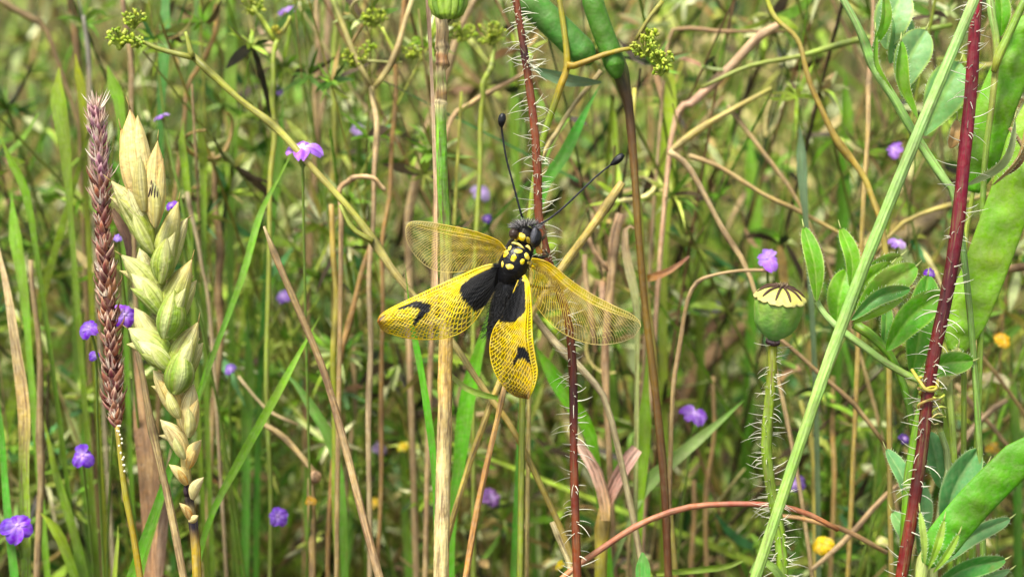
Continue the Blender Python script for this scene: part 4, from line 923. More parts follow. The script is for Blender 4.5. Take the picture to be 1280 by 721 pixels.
blade("sheath", None, None, [(535, 0), (538, 60), (541, 130), (544, 230), (545, 300), (545, 380)], [7, 7, 6, 6, 5, 5], ['#a08a74', '#8a7868', '#b8a48a', '#c8a888', '#d8bca0'], .008, parent=cu, mat='dry', ground=False)
gh = root("seed_head", P(560, 8, .006), "ribbed green seed head cut by the top edge above the straw culm", "seed head")
for k in range(7):
    a = -1.15 + k * .383; x = 560 + math.sin(a) * 17
    pod(gh, [(x * .5 + 560 * .5, 24), (x + math.sin(a) * 3, 10), (x + math.sin(a) * 4, -14), (560 + math.sin(a) * 9, -46)], 11, random.choice(['#7fa03a', '#8aac48', '#6a9034']), .008 - .004 * math.cos(a), 1, name="ridge", flat=.9)
# umbel branches
u1 = root("umbel_branch", P(722, 735, .016), "long yellowish-green branched stalk running diagonally behind the owlfly to the bottom edge", "stem")
stem("stalk", None, None, [(240, 70), (300, 125), (345, 160), (395, 215), (440, 265), (468, 303), (500, 350), (560, 420), (600, 480), (640, 535), (675, 605), (705, 670), (728, 735)], [8, 8, 8.5, 8, 8.5, 10, 9, 8, 7.5, 7.5, 7.5, 7.5, 7.5], ['#a3a84e', '#a8ad55', '#b3b060', '#b9b26c', '#a9aa54', '#b4b06c', '#c2b47c', '#c8bc88', '#c0aa78', '#b8a05c', '#a89a50', '#b09a58', '#a8945a'], .020, parent=u1, sides=12, ribs=5, ribamp=.07, nodes=(.02, .17, .42))
for q in [[(160, 42), (190, 58), (215, 66), (240, 72)], [(425, 256), (440, 285), (466, 302)], [(232, 40), (236, 56), (240, 72)]]: stem("branch", None, None, q, [4, 6, 8], ['#a8b850', '#a3a84e'], .019, parent=u1, ground=False)
def cluster(parent, cx, cy, r, n, d, c=('#cade50', '#b9d448', '#dce878', '#a4c83c')):
    r = r * 1.2; n = int(n * 1.4)
    bf = Buf()
    for i in range(n):
        a = random.random() * 6.28; q = r * math.sqrt(random.random()); x, y = cx + math.cos(a) * q, cy + math.sin(a) * q * .75; dd = d + R(random.uniform(-r, r) * .6); s = random.uniform(1.6, 4.2); cc = hexc(random.choice(c))
        p = P(x, y, dd); t = V((random.gauss(0, 1), random.gauss(0, 1), random.gauss(.4, 1))).normalized()
        bf.tube([p - t * R(s), p - t * R(s * .5), p + t * R(s * .4), p + t * R(s)], [R(s * .25), R(s * .6), R(s * .55), R(s * .15)], [cc, cc, cc, shade(cc, 1.25)], 6)
        bf.tube([P(cx, cy + r * .8, d), P((cx + x) / 2, (cy + r * .5 + y) / 2, (d + dd) / 2), p], [R(.8), R(.7), R(.6)], [hexc('#93a840')] * 3, 4, cap=False)
    o = bf.obj("flower_heads", 'leaf', parent); o["kind"] = "stuff"; return o
cluster(u1, 150, 48, 15, 40, .019); cluster(u1, 168, 24, 13, 34, .019); cluster(u1, 172, 52, 9, 18, .019)
u2 = root("umbel_branch", P(467, 735, .040), "pale Y-shaped stalk with two arms meeting above a pinkish upright stem", "stem")
stem("stalk", None, None, [(466, 108), (468, 150), (468, 220), (466, 300), (462, 400), (460, 520), (462, 735)], [9, 10, 9, 9, 10, 10, 10], ['#bcae80', '#cbb495', '#c9ab8e', '#bfa486', '#a8988a', '#9a8878', '#8c7868'], .046, parent=u2, mat='dry')
stem("branch", None, None, [(412, -14), (428, 25), (445, 70), (465, 108)], [9, 8, 9, 9], ['#98b04a', '#b4a878', '#b8b27c'], .044, parent=u2, ground=False)
stem("branch", None, None, [(520, -10), (508, 30), (496, 70), (480, 95), (466, 110)], [8, 8, 9, 9, 8], ['#c0b890', '#c9a890', '#bca87c', '#b0ac70'], .044, parent=u2, ground=False)
stem("branch", None, None, [(480, 35), (486, 55), (494, 76)], [5, 5, 6], '#a8b850', .044, parent=u2, ground=False); stem("branch", None, None, [(455, 76), (480, 78), (500, 78)], [4, 4, 5], '#b4b878', .044, parent=u2, ground=False)
cluster(u2, 468, 22, 14, 34, .044); cluster(u2, 444, 72, 14, 34, .044); cluster(u2, 462, 58, 8, 14, .044); cluster(u2, 516, 64, 11, 24, .044)
u3 = root("umbel_branch", P(344, 735, .050), "thin green stalk with short side arms and budding tips near the top left centre", "stem")
stem("stalk", None, None, [(346, 50), (343, 100), (340, 155), (338, 260), (336, 500), (336, 735)], [8, 8, 9, 8, 8, 8], ['#9ab040', '#93a848', '#a8a850', '#8a9c48', '#788c3c'], .050, parent=u3)
stem("branch", None, None, [(318, 8), (332, 30), (345, 50)], [5, 7, 8], '#a3b448', .050, parent=u3, ground=False); stem("branch", None, None, [(364, 20), (356, 35), (346, 50)], [5, 6, 7], '#b4b860', .050, parent=u3, ground=False)
cluster(u3, 316, 8, 13, 32, .050); cluster(u3, 345, 38, 6, 10, .050, ('#d8b848', '#c8c850'))
u4 = root("umbel_branch", P(700, 235, .014), "thin yellow-green branching stalk with a cluster of green buds right of the bristly stem's top", "stem")
stem("stalk", None, None, [(697, -14), (704, 30), (709, 80), (700, 110), (688, 145), (676, 185), (664, 260), (655, 400), (650, 735)], [7, 7, 9, 9, 9, 8, 8, 8, 8], ['#a8a838', '#a9a03a', '#c0a030', '#9ab03a', '#8fae34', '#a8b050', '#8fa040'], .017, parent=u4)
stem("branch", None, None, [(795, 60), (770, 64), (745, 72), (720, 82), (709, 82)], [5, 6, 7, 8, 10], ['#a8a040', '#a89040', '#b89a38'], .016, parent=u4, ground=False)
stem("branch", None, None, [(828, 2), (810, 25), (795, 50)], [6, 5, 5], ['#9a9848'], .018, parent=u4, ground=False)
cluster(u4, 806, 58, 15, 46, .015); cluster(u4, 826, 74, 14, 40, .015); cluster(u4, 812, 42, 9, 16, .016); cluster(u4, 826, 88, 8, 14, .015)
u5 = root("umbel_branch", P(600, 100, .050), "small green umbel bud on a pale arm right of the culm's brown nodes", "stem")
stem("stalk", None, None, [(615, 55), (614, 80), (606, 110), (600, 150), (596, 300), (592, 735)], [6, 8, 9, 8, 8, 8], '#98a84c', .050, parent=u5); stem("branch", None, None, [(585, 50), (598, 68), (612, 82)], [9, 10, 9], '#a4ac60', .050, parent=u5, ground=False)
cluster(u5, 614, 42, 16, 44, .050); cluster(u5, 578, 40, 14, 36, .055)
# two fat green pods meeting on a dark joint at the top
tp = root("twin_pods", P(792, 735, .018), "two fat smooth green pods meeting at a dark joint in the top centre", "seed pod")
pod(tp, [(742, 78), (725, 62), (700, 38), (672, 12), (640, -14)], 36, '#4f8a44', .020, 5, flat=.85, edge='#6ca850', name="pod"); pod(tp, [(772, 98), (765, 70), (750, 30), (734, -20)], 27, '#4a8430', .018, 5, flat=.9, edge='#64a040', name="pod")
stem("stalk", None, None, [(765, 62), (776, 92), (781, 112), (786, 135), (792, 200), (798, 290), (806, 380), (818, 480), (830, 600), (836, 735)], [22, 21, 16, 12, 10, 9, 9, 10, 10, 10], ['#54682c', '#4a5228', '#4c3c28', '#6c5234', '#7a5a30', '#866a2c', '#7c6028', '#6a5028', '#5e3c22', '#603a22'], .024, parent=tp, sides=12, ground=True)
blade("leaf", None, None, [(668, 86), (690, 95), (720, 102), (752, 103)], [6, 24, 22, 4], ['#4f7a6a', '#6c9080', '#7c9890', '#6c8a78'], .024, parent=tp, ground=False, fold=.3, tilt=.2)
# wheat neighbours
S("mottled grey-brown dry stalk slanting right behind the lower wheat ear", [(172, 440), (180, 480), (190, 535), (203, 590), (216, 650), (232, 735)], [7, 8, 9, 9, 10, 10], ['#b09a78', '#a48e70', '#8f7c60', '#b09c78', '#a89068'], .008, mat='dry', name="dry_stalk")
B("broad tan dry sheath behind the gap between foxtail and wheat", [(168, 440), (176, 500), (182, 560), (188, 640), (192, 735)], [24, 32, 32, 26, 22], ['#b09070', '#a88a68', '#9c7c5c', '#a88468'], .040, cat="dry leaf", name="dry_leaf", group=None, mat='dry', fold=.6)
B("pale pinkish dry sheath at the bottom edge left of the wheat stalk", [(216, 560), (210, 620), (200, 670), (196, 735)], [8, 20, 26, 22], ['#c0a888', '#c8ac98', '#b89880'], .045, cat="dry leaf", name="dry_leaf", group=None, mat='dry')
S("brown-grey dry stalk with a pointed tip leaning left, clear of others at left centre", [(330, 283), (345, 322), (372, 385), (405, 465), (432, 560), (455, 650), (478, 735)], [3, 8, 9, 9, 10, 10, 11], ['#a89880', '#7c604c', '#7a5c48', '#8a6a54', '#a88870', '#a48468', '#b4987c'], .012, mat='dry', name="dry_stalk")
bs = root("bent_stalk", P(388, 735, .05), "thick dry stalk bent at a knobbly joint below the leaning brown stalk", "stem")
stem("stalk", None, None, [(392, 597), (391, 640), (388, 735)], [11, 13, 13], ['#a8926c', '#9c7c58', '#8c6c48'], .046, parent=bs, mat='dry', nodes=(.3,)); stem("branch", None, None, [(330, 530), (352, 545), (375, 570), (396, 596)], [9, 10, 10, 12], ['#b8a080', '#c0a078', '#a88c68', '#c8b090'], .044, parent=bs, mat='dry', ground=False); ellip("knob", (394, 596), (0, 1), (8, 8, 8), hexc('#c0a080'), 'dry', bs, d=.044, noise=.05)
S("pink arching stalk curving over the bottom from the bristly stem to the poppy stalk", [(1048, 662), (1010, 642), (965, 631), (900, 630), (850, 636), (800, 655), (760, 680), (715, 712), (690, 735)], [6, 7, 7, 7, 8, 8, 8, 8, 8], ['#b87858', '#c07a64', '#c4786c', '#c8806c', '#cc8a74', '#c88870', '#c48464'], .012, name="arching_stem")
S("thin orange-brown stalk rising from the bottom edge to the hanging hindwing", [(632, 478), (618, 540), (604, 600), (592, 660), (580, 735)], [5, 7, 8, 8, 8], ['#c89a60', '#c48448', '#b87838', '#bc8048'], .014, mat='dry', name="dry_stalk")
S("yellow straw slanting up right of the owlfly's head", [(778, 228), (755, 262), (728, 300), (702, 335), (660, 400), (640, 440)], [10, 10, 10, 10, 8, 8], ['#b8a850', '#c0aa54', '#b8a44c'], .022, mat='dry', name="straw", cat="straw")
S("pale grey straw crossing behind the wing gap beneath the right forewing", [(662, 385), (680, 412), (705, 440), (735, 470), (760, 510), (790, 640)], [8, 9, 9, 9, 8, 8], ['#b4a890', '#bcb4a0', '#a8a088'], .024, mat='dry', name="straw", cat="straw")
S("straight buff straw running up right from the stem's dark patch to the twin pods", [(748, 88), (725, 120), (700, 160), (680, 195), (668, 260), (660, 420)], [8, 9, 8, 8, 8, 8], ['#b8b080', '#b4a878', '#a8a060'], .030, mat='dry', name="straw", cat="straw")
S("pinkish buff straw rising from the culm toward the bristly stem at the top", [(660, 88), (620, 112), (590, 130), (562, 152), (545, 240), (538, 400)], [8, 9, 9, 10, 10, 10], ['#c4a080', '#b89878', '#c4a486'], .055, mat='dry', name="straw", cat="straw")
S("wide pale pink straw standing between the two culms above the upper forewing", [(600, -12), (565, 70), (535, 160), (516, 240), (512, 330), (514, 500)], [10, 14, 18, 18, 14, 12], ['#a89078', '#b89c80', '#c0a488', '#a88c74'], .075, mat='dry', name="straw", cat="straw")
cy = root("curled_straw", P(440, 230, .05), "short pink straw curled into an arch beside the upright pale stem", "straw")
stem("stalk", None, None, [(483, 238), (470, 226), (452, 221), (436, 226), (426, 242), (424, 300), (420, 735)], [8, 9, 9, 10, 10, 9, 9], ['#c8a488', '#c4a084', '#b89478', '#9a8058'], .040, parent=cy, mat='dry')
S("orange-brown stem standing behind the right arm of the pale Y stalk", [(507, -12), (500, 60), (492, 130), (486, 235), (480, 330), (476, 480), (470, 735)], [8, 9, 8, 8, 8, 8, 8], ['#a06838', '#a87840', '#a07038', '#946440'], .060, mat='dry', name="dry_stalk")
S("orange stalk running down left from the umbel branch crossing", [(468, 295), (450, 350), (432, 410), (424, 470), (416, 600), (410, 735)], [8, 9, 10, 9, 9, 9], ['#b08048', '#a87040', '#9c683c'], .052, mat='dry', name="dry_stalk")
S("olive-yellow upright stem left of the orange stalk", [(414, 255), (417, 330), (418, 400), (419, 480), (420, 600), (420, 735)], [8, 10, 10, 10, 10, 10], ['#b48a48', '#a8942c', '#9c9c30', '#8ca038', '#7c9838'], .042, name="grass_stalk")
S("thin brown stem standing just left of the curled straw", [(396, -12), (400, 60), (396, 120), (392, 200), (386, 360)], [10, 12, 12, 10, 10], ['#b89884', '#a88a70', '#a07c60'], .095, mat='dry', name="dry_stalk")
S("pinkish-brown stem leaning in the upper left, second left of the Y stalk", [(412, -12), (410, 60), (400, 140), (390, 240), (384, 400)], [12, 14, 12, 12, 10], ['#b89c88', '#c0a48c', '#ac8c70', '#9c7c5c'], .110, mat='dry', name="dry_stalk")
S("olive stem right of the thin brown stem", [(424, -12), (420, 90), (418, 180), (414, 260)], [8, 9, 8, 8], ['#8fa040', '#98a04c', '#9a8c40'], .080, name="grass_stalk")
S("long green-brown stem just right of the central dark stalk below the twin pods", [(792, 110), (790, 200), (800, 290), (812, 380), (820, 470), (826, 560)], [8, 9, 10, 10, 10, 10], ['#a8a040', '#98a040', '#9c9038', '#8c8434'], .040, name="grass_stalk")
S("tan pinkish upright stem passing behind the stalk of the grey-green leaflets", [(1090, -12), (1088, 60), (1086, 120), (1084, 190), (1080, 300)], [7, 8, 9, 9, 9], ['#a88c74', '#b89484', '#b8a070', '#b0983c'], .045, mat='dry', name="dry_stalk")
S("yellow-brown curved stem arching down from the top edge left of the grey-green leaflets", [(955, -12), (968, 20), (990, 45), (1005, 75), (1020, 120), (1042, 165), (1068, 205), (1086, 240), (1104, 290), (1112, 420), (1116, 735)], [7, 8, 8, 8, 9, 10, 10, 10, 10, 9, 9], ['#b4bc38', '#b0a840', '#a88c38', '#a07c30', '#a8842c', '#a88c30', '#b09838', '#a89840', '#988440'], .034, name="curved_stem")
S("long thin olive straw crossing the top right nearly level", [(1190, 32), (1130, 42), (1070, 50), (1000, 70), (940, 82), (880, 110)], [8, 9, 9, 8, 7, 6], ['#8fae4c', '#8aa848', '#8c9c4c', '#9aa458'], .050, name="straw", cat="straw", ground=False)
S("pink straw sloping up right of the bud cluster", [(975, 32), (945, 48), (915, 80), (890, 105), (865, 128), (845, 150), (830, 300)], [14, 18, 16, 16, 16, 10, 9], ['#c8a090', '#d0a89c', '#d4a8a0', '#c89c90'], .060, mat='dry', name="straw", cat="straw")
S("brown dead twig lying level under the top edge right of the bud cluster", [(980, 40), (940, 40), (900, 40), (860, 36), (835, 55), (820, 200)], [5, 6, 8, 8, 6, 6], ['#7c4c44', '#7a5048', '#8c6454', '#a08878'], .066, mat='dry', name="twig", cat="twig")
S("pale buff straw bending down right from the fork in the right meadow", [(838, 190), (856, 205), (880, 245), (905, 290), (932, 336), (960, 420)], [12, 12, 10, 9, 9, 8], ['#c8b494', '#bfa488', '#b09478', '#b8a080'], .038, mat='dry', name="straw", cat="straw")
S("straw slanting right from the fork toward the poppy capsule", [(860, 195), (890, 205), (925, 225), (960, 245), (1000, 262), (1050, 290)], [9, 9, 9, 8, 7, 7], ['#b89c7c', '#b4986c', '#ac905c', '#a08850'], .050, mat='dry', name="straw", cat="straw")
S("thin buff straw lying across the right meadow above the fork", [(910, 132), (935, 165), (958, 195), (990, 235), (1010, 270)], [7, 8, 9, 8, 7], ['#a89878', '#b8a07c', '#b09870'], .055, mat='dry', name="straw", cat="straw")
S("yellow straw pointing up right out of the fork", [(962, 110), (930, 128), (885, 155), (862, 172), (842, 188)], [8, 10, 12, 12, 10], ['#a8a850', '#b8ac60', '#c8b860', '#c4b47c'], .052, mat='dry', name="straw", cat="straw", ground=False)
S("grey-brown twig arching left from behind the poppy capsule", [(962, 338), (930, 338), (895, 343), (872, 356), (856, 395), (848, 440), (838, 520), (830, 735)], [6, 6, 6, 7, 8, 9, 9, 9], ['#9c7c68', '#a48870', '#8c7058', '#9a7c60', '#8c6c48'], .030, mat='dry', name="twig", cat="twig")
S("thick dark reddish branch slanting through the meadow left of the poppy stalk", [(960, 385), (930, 408), (895, 440), (860, 482), (840, 520), (800, 600)], [20, 22, 26, 24, 20, 16], ['#6c4a38', '#74463a', '#7c4438', '#6c4434', '#5c4030'], .130, mat='bark', name="dead_branch", cat="branch", lump=.3)
S("thick dark brown branch behind the crimson stem, sloping up to the right", [(1010, 330), (1060, 325), (1110, 305), (1150, 285), (1190, 245), (1215, 190)], [14, 18, 24, 26, 24, 18], ['#6a5040', '#54403a', '#48342e', '#443028', '#50403a'], .120, mat='bark', name="dead_branch", cat="branch", lump=.3, ground=False)
S("olive straw sloping up toward the crimson stem at mid height", [(1240, 242), (1200, 254), (1160, 265), (1125, 282), (1090, 320)], [7, 8, 8, 8, 7], ['#9a9850', '#a8a04c', '#9c9440'], .055, name="straw", cat="straw", mat='dry', ground=False)
S("reddish-brown twig leaving the right edge behind the broad pod", [(1294, 332), (1262, 336), (1235, 342), (1200, 360)], [12, 12, 10, 8], ['#8c6450', '#7c5844', '#7a5040'], .040, mat='dry', name="twig", cat="twig", ground=False)
S("brown twig slanting down right from the capsule's neck", [(970, 422), (1000, 445), (1030, 470), (1070, 505), (1110, 560)], [7, 8, 8, 8, 7], ['#7c5c48', '#6c4c3c', '#644434'], .035, mat='dry', name="twig", cat="twig", ground=False)
S("brown upright stem near the left edge, in front of the straw leaf", [(42, 325), (48, 400), (50, 480), (48, 560), (47, 640)], [9, 10, 12, 14, 13], ['#7c6a58', '#7a6048', '#746050', '#806858'], .045, mat='dry', name="dry_stalk")
S("purplish-brown upright stem directly above the wheat ear", [(155, -12), (158, 40), (162, 90), (164, 140), (166, 250)], [9, 10, 11, 9, 9], ['#a88c7c', '#98806c', '#a08474', '#8c7464'], .060, mat='dry', name="dry_stalk")
S("orange-brown upright stem at the top left corner", [(85, -12), (90, 20), (94, 52), (98, 140)], [12, 14, 12, 8], ['#7c4c2c', '#744424', '#5c3c28'], .080, mat='dry', name="dry_stalk")
S("silvery grey stem under the orange-brown one at top left", [(104, 20), (108, 60), (112, 110), (116, 200)], [7, 9, 9, 8], ['#a8a8a0', '#b0b0ac', '#98948c'], .070, mat='dry', name="dry_stalk")
S("dark rotten twig in the top left corner", [(-12, -10), (15, 10), (40, 24), (60, 40), (90, 120)], [12, 14, 12, 9, 8], ['#4c3830', '#54382c', '#5c4438'], .085, mat='dry', name="twig", cat="twig")
S("rust-coloured stem slanting between the green shoots above the wheat", [(266, -12), (272, 30), (258, 70), (232, 110), (226, 160), (215, 280)], [9, 10, 9, 8, 8, 8], ['#9c7040', '#a87c44', '#98704c', '#90683c'], .072, mat='dry', name="dry_stalk")
S("brown stem right of the wheat ear's middle", [(262, 190), (268, 250), (276, 310), (276, 380), (272, 450), (262, 560), (258, 735)], [9, 12, 14, 13, 12, 12, 11], ['#7c6444', '#846448', '#8a6448', '#806850', '#785c44'], .070, mat='dry', name="dry_stalk")
S("grey mauve stem between wheat ear and brown stem", [(238, 240), (244, 290), (250, 330), (258, 370), (268, 500)], [8, 8, 7, 7, 7], ['#8c8878', '#988c80', '#8c7c74'], .055, mat='dry', name="dry_stalk")
S("brown-grey stem between culm and leaning stalk near the bottom", [(440, 420), (442, 500), (438, 580), (430, 660), (428, 735)], [9, 9, 9, 9, 9], ['#a08870', '#98806c', '#906c4c'], .085, mat='dry', name="dry_stalk")
S("rusty upright stem right of the pink two-lobed leaf at the bottom", [(868, 600), (870, 650), (866, 700), (864, 735)], [9, 9, 10, 10], ['#7c5838', '#84583a', '#7c5434'], .080, mat='dry', name="dry_stalk")
S("brown stem standing below the violet flower left of the poppy stalk", [(890, 470), (892, 540), (886, 620), (882, 735)], [8, 8, 9, 9], ['#8c7048', '#906c40', '#84603c'], .075, mat='dry', name="dry_stalk")
S("olive upright stem rising just right of the poppy stalk's lower half", [(1000, 500), (1012, 560), (1020, 640), (1022, 735)], [8, 9, 9, 9], ['#8c8c38', '#989038', '#8c8034'], .060, name="grass_stalk")
S("orange-olive stem right of the poppy stalk near the bottom", [(1042, 470), (1044, 540), (1040, 600), (1036, 735)], [9, 9, 9, 9], ['#7c7030', '#a07838', '#90743c'], .075, mat='dry', name="dry_stalk")
S("rosy stalk lying level at the bottom right of the poppy stalk", [(1110, 690), (1060, 664), (1040, 658), (1000, 648), (975, 645)], [9, 8, 8, 8, 7], ['#a87c60', '#b47c5c', '#b88060'], .03, mat='dry', name="twig", cat="twig", ground=False)
S("dull pink twig fallen across the bottom right beside the crimson stem", [(1128, 604), (1100, 625), (1070, 660), (1040, 690), (1015, 712)], [10, 10, 9, 10, 8], ['#a08068', '#b09078', '#b89c80', '#c0a48c'], .040, mat='dry', name="twig", cat="twig", ground=False)
S("crossed brown twig in the lower right below the pod, falling right", [(1196, 480), (1220, 510), (1245, 535), (1265, 560), (1290, 590)], [8, 9, 9, 8, 8], ['#947860', '#a08468', '#8c7058'], .055, mat='dry', name="twig", cat="twig", ground=False)
S("crossed grey-brown twig in the lower right below the pod, falling left", [(1260, 500), (1240, 512), (1220, 530), (1205, 545), (1190, 570)], [8, 9, 10, 12, 8], ['#98806c', '#a48c78', '#b8a098', '#a88c74'], .053, mat='dry', name="twig", cat="twig", ground=False)
S("pale straw leaning on the right edge of the pink two-lobed leaf", [(800, 545), (795, 600), (790, 660), (788, 735)], [5, 6, 7, 7], ['#a8986c', '#9c9060'], .065, mat='dry', name="straw", cat="straw")
S("thin pale straw at the foot of the bristly central stem", [(690, 652), (702, 680), (712, 705), (718, 735)], [6, 7, 7, 7], ['#d0c8a0', '#b8ac80'], .020, mat='dry', name="straw", cat="straw")
S("thin buff straw between the wheat ear and the leaning brown stalk", [(300, 470), (330, 505), (350, 520), (372, 530)], [5, 5, 5, 5], ['#c0b098', '#b8a488'], .060, mat='dry', name="straw", cat="straw", ground=False)

# blades
B("bright green blade rising from the bottom edge left of the wheat stalk", [(262, 440), (240, 520), (212, 590), (190, 650), (160, 735)], [8, 12, 15, 17, 17], ['#7fbe30', '#6ab424', '#62ac20', '#66b024'], .020)
B("narrow green blade slanting from the violet flower down to the wheat ear", [(366, 190), (340, 240), (318, 290), (292, 370), (258, 470), (225, 560)], [6, 9, 10, 11, 11, 9], ['#8ab848', '#80b848', '#78b43c', '#7cb440'], .030)
B("green blade in front of the leaning brown stalk, low left centre", [(400, 395), (372, 445), (345, 495), (300, 575), (262, 650), (240, 735)], [5, 10, 13, 13, 12, 11], ['#8cbc40', '#86bc38', '#7cb838', '#74b038'], .024)
B("bluish-green blade arching down right from the brown stalk", [(350, 460), (372, 478), (392, 510), (412, 545), (424, 600), (426, 735)], [6, 13, 18, 18, 16, 14], ['#86b878', '#78ac64', '#70a850', '#689c3c'], .050)
B("thin bright blade left of the straw culm below the wing", [(506, 330), (514, 400), (524, 450), (534, 510), (544, 600), (546, 735)], [4, 8, 10, 11, 11, 10], ['#6aac30', '#62b42c', '#5cb028', '#5aa82c'], .018)
B("wide vivid green blade between culm and hanging hindwing", [(612, 380), (598, 430), (588, 490), (578, 560), (568, 640), (562, 735)], [8, 20, 24, 22, 18, 16], ['#74b834', '#66b41e', '#5eac1c', '#5ea824'], .040)
B("green blade slanting up right just behind the bristly stem", [(748, 108), (728, 150), (705, 195), (680, 240), (668, 330)], [10, 17, 18, 14, 10], ['#4ca434', '#54a834', '#60ac3c', '#5ca040'], .040)
B("vivid green pointed leaf behind the lower end of the bristly stem", [(672, 432), (690, 462), (712, 500), (738, 540), (750, 620)], [10, 28, 30, 22, 14], ['#8cc838', '#78c028', '#74bc24', '#6cb028'], .045)
B("light green blade folded out to the right below the left hindwing", [(556, 460), (578, 482), (600, 492), (622, 497)], [5, 9, 10, 6], ['#c8d8a8', '#a8cc70', '#8cc040'], .016, ground=False)
B("tall green blade behind the stem of the twin pods", [(832, 40), (836, 120), (836, 200), (830, 260), (826, 400)], [14, 26, 30, 22, 14], ['#a8bc54', '#a0bc3c', '#98b430', '#90a840'], .080)
B("yellow-green blade standing left of the dark central stalk near the bottom", [(806, 430), (806, 520), (802, 600), (798, 735)], [10, 17, 16, 14], ['#8cb834', '#80b428', '#8ab038'], .050)
B("pale segmented green blade slanting up to the violet flower right of centre", [(930, 500), (893, 535), (845, 575), (808, 605), (790, 640)], [8, 15, 18, 22, 8], ['#68a440', '#98b880', '#8cb470', '#a8c898'], .050)
B("straw-coloured leaf standing at the left edge", [(-4, 270), (6, 350), (18, 430), (28, 520), (34, 600), (34, 735)], [10, 16, 18, 18, 18, 16], ['#b8a884', '#cdbb94', '#c8b88c', '#c0a868', '#8cac38', '#80a838'], .030, group=None, cat="dry leaf", name="dry_leaf", mat='dry')
B("green blade at the lower left edge beside the purple petal", [(-6, 470), (2, 540), (8, 620), (20, 735)], [6, 12, 14, 16], ['#6ca840', '#5cb040', '#60a848'], .026)
B("dull green blade leaning left at the bottom left", [(50, 520), (66, 570), (82, 620), (98, 680), (110, 735)], [8, 14, 16, 14, 12], ['#98b848', '#88ac3c', '#7ca840'], .050)
B("teal-green upright blade in the upper left between brown stems", [(208, -14), (207, 40), (205, 100), (203, 180)], [14, 20, 18, 10], ['#6ca878', '#68a86c', '#5c9c50'], .070)
B("dark green upright blade at the top, right of the teal blade", [(246, -14), (242, 50), (240, 120), (240, 260)], [10, 14, 13, 10], ['#6c9454', '#688c48', '#5c8038'], .085)
B("bright green upright blade left of the budding green stalk", [(292, -14), (290, 50), (288, 130), (290, 200), (290, 330)], [10, 18, 18, 14, 12], ['#7cb048', '#8cb45c', '#7ca838', '#6c9c38'], .090)
B("olive upright shoot below the silvery stem at upper left", [(74, 84), (74, 120), (77, 160), (86, 260)], [14, 26, 22, 10], ['#9cb43c', '#8cac30', '#84a034', '#789838'], .050)
B("olive shoot right of the silvery stem", [(98, 68), (99, 95), (102, 125), (106, 220)], [8, 14, 14, 8], ['#a8b038', '#98a428', '#8c9c34'], .055)
B("green shoot above the tip of the foxtail spike", [(138, 82), (144, 105), (150, 140), (152, 240)], [12, 22, 18, 10], ['#88b03c', '#78a82c', '#6c9c34'], .052)
B("green shoot right of the cream wheat tip", [(228, 150), (230, 180), (236, 225), (240, 320)], [8, 14, 13, 9], ['#7ca030', '#88ac30', '#7c9c34'], .055)
B("olive-green shoot behind the violet flower at upper left", [(252, 145), (255, 185), (256, 225), (256, 330)], [10, 16, 14, 10], ['#7c9c38', '#8cac34', '#74983c'], .058)
B("short thick shoot at the left edge under the curls", [(4, 170), (16, 205), (30, 240), (44, 320)], [9, 14, 16, 9], ['#8cb438', '#80ac30', '#74a034'], .045)
B("green blade on the left edge between straw leaf and curls", [(14, 240), (22, 290), (28, 340), (34, 420)], [10, 20, 18, 10], ['#7cb040', '#88b844', '#78a83c'], .050)
B("green-yellow blade low beside the foxtail stalk", [(52, 640), (66, 655), (80, 680), (100, 735)], [8, 16, 18, 12], ['#a8c03c', '#98b838', '#80a838'], .045)
B("green upright blade in the bottom left near the foxtail stalk", [(143, 655), (143, 690), (144, 735)], [4, 7, 8], ['#a8bc5c', '#98b44c'], .030)
B("narrow green blade under the pale crossing straw in the centre right", [(735, 330), (765, 250), (770, 200), (768, 120)], [8, 9, 9, 7], ['#8cac3c', '#94b040'], .075)
B("blue-green short leaf standing left of the curved yellow-brown stem", [(1001, 155), (1003, 185), (1005, 220), (1008, 270)], [8, 16, 15, 7], ['#78988c', '#6c8c80', '#6c887c'], .045, group=None, name="short_leaf", cat="leaf")
B("green blade right of the crimson stem near the tendrils", [(1176, 500), (1184, 540), (1190, 580), (1196, 640)], [7, 11, 12, 8], ['#9cc048', '#a8cc58', '#98c048'], .020)
B("pale green blade behind the poppy stalk's lower end", [(985, 740), (970, 712), (950, 700), (938, 716)], [10, 12, 10, 6], ['#9cc878', '#a8d480', '#98c870'], -.006, ground=False, group=None, name="short_leaf", cat="leaf")
B("narrow green blade lying at the bottom between the pink leaf and poppy stalk", [(820, 716), (860, 712), (900, 708), (925, 700)], [7, 10, 9, 5], ['#a0bc58', '#98c050', '#a8c868'], .030, ground=False)
B("small pointed green leaf tip on the bottom edge below the pink arching stalk", [(803, 690), (804, 702), (804, 716), (804, 760)], [3, 16, 22, 20], ['#7cb478', '#60a458', '#58a04c'], .006, ground=False, group=None, name="leaf_tip", cat="leaf")
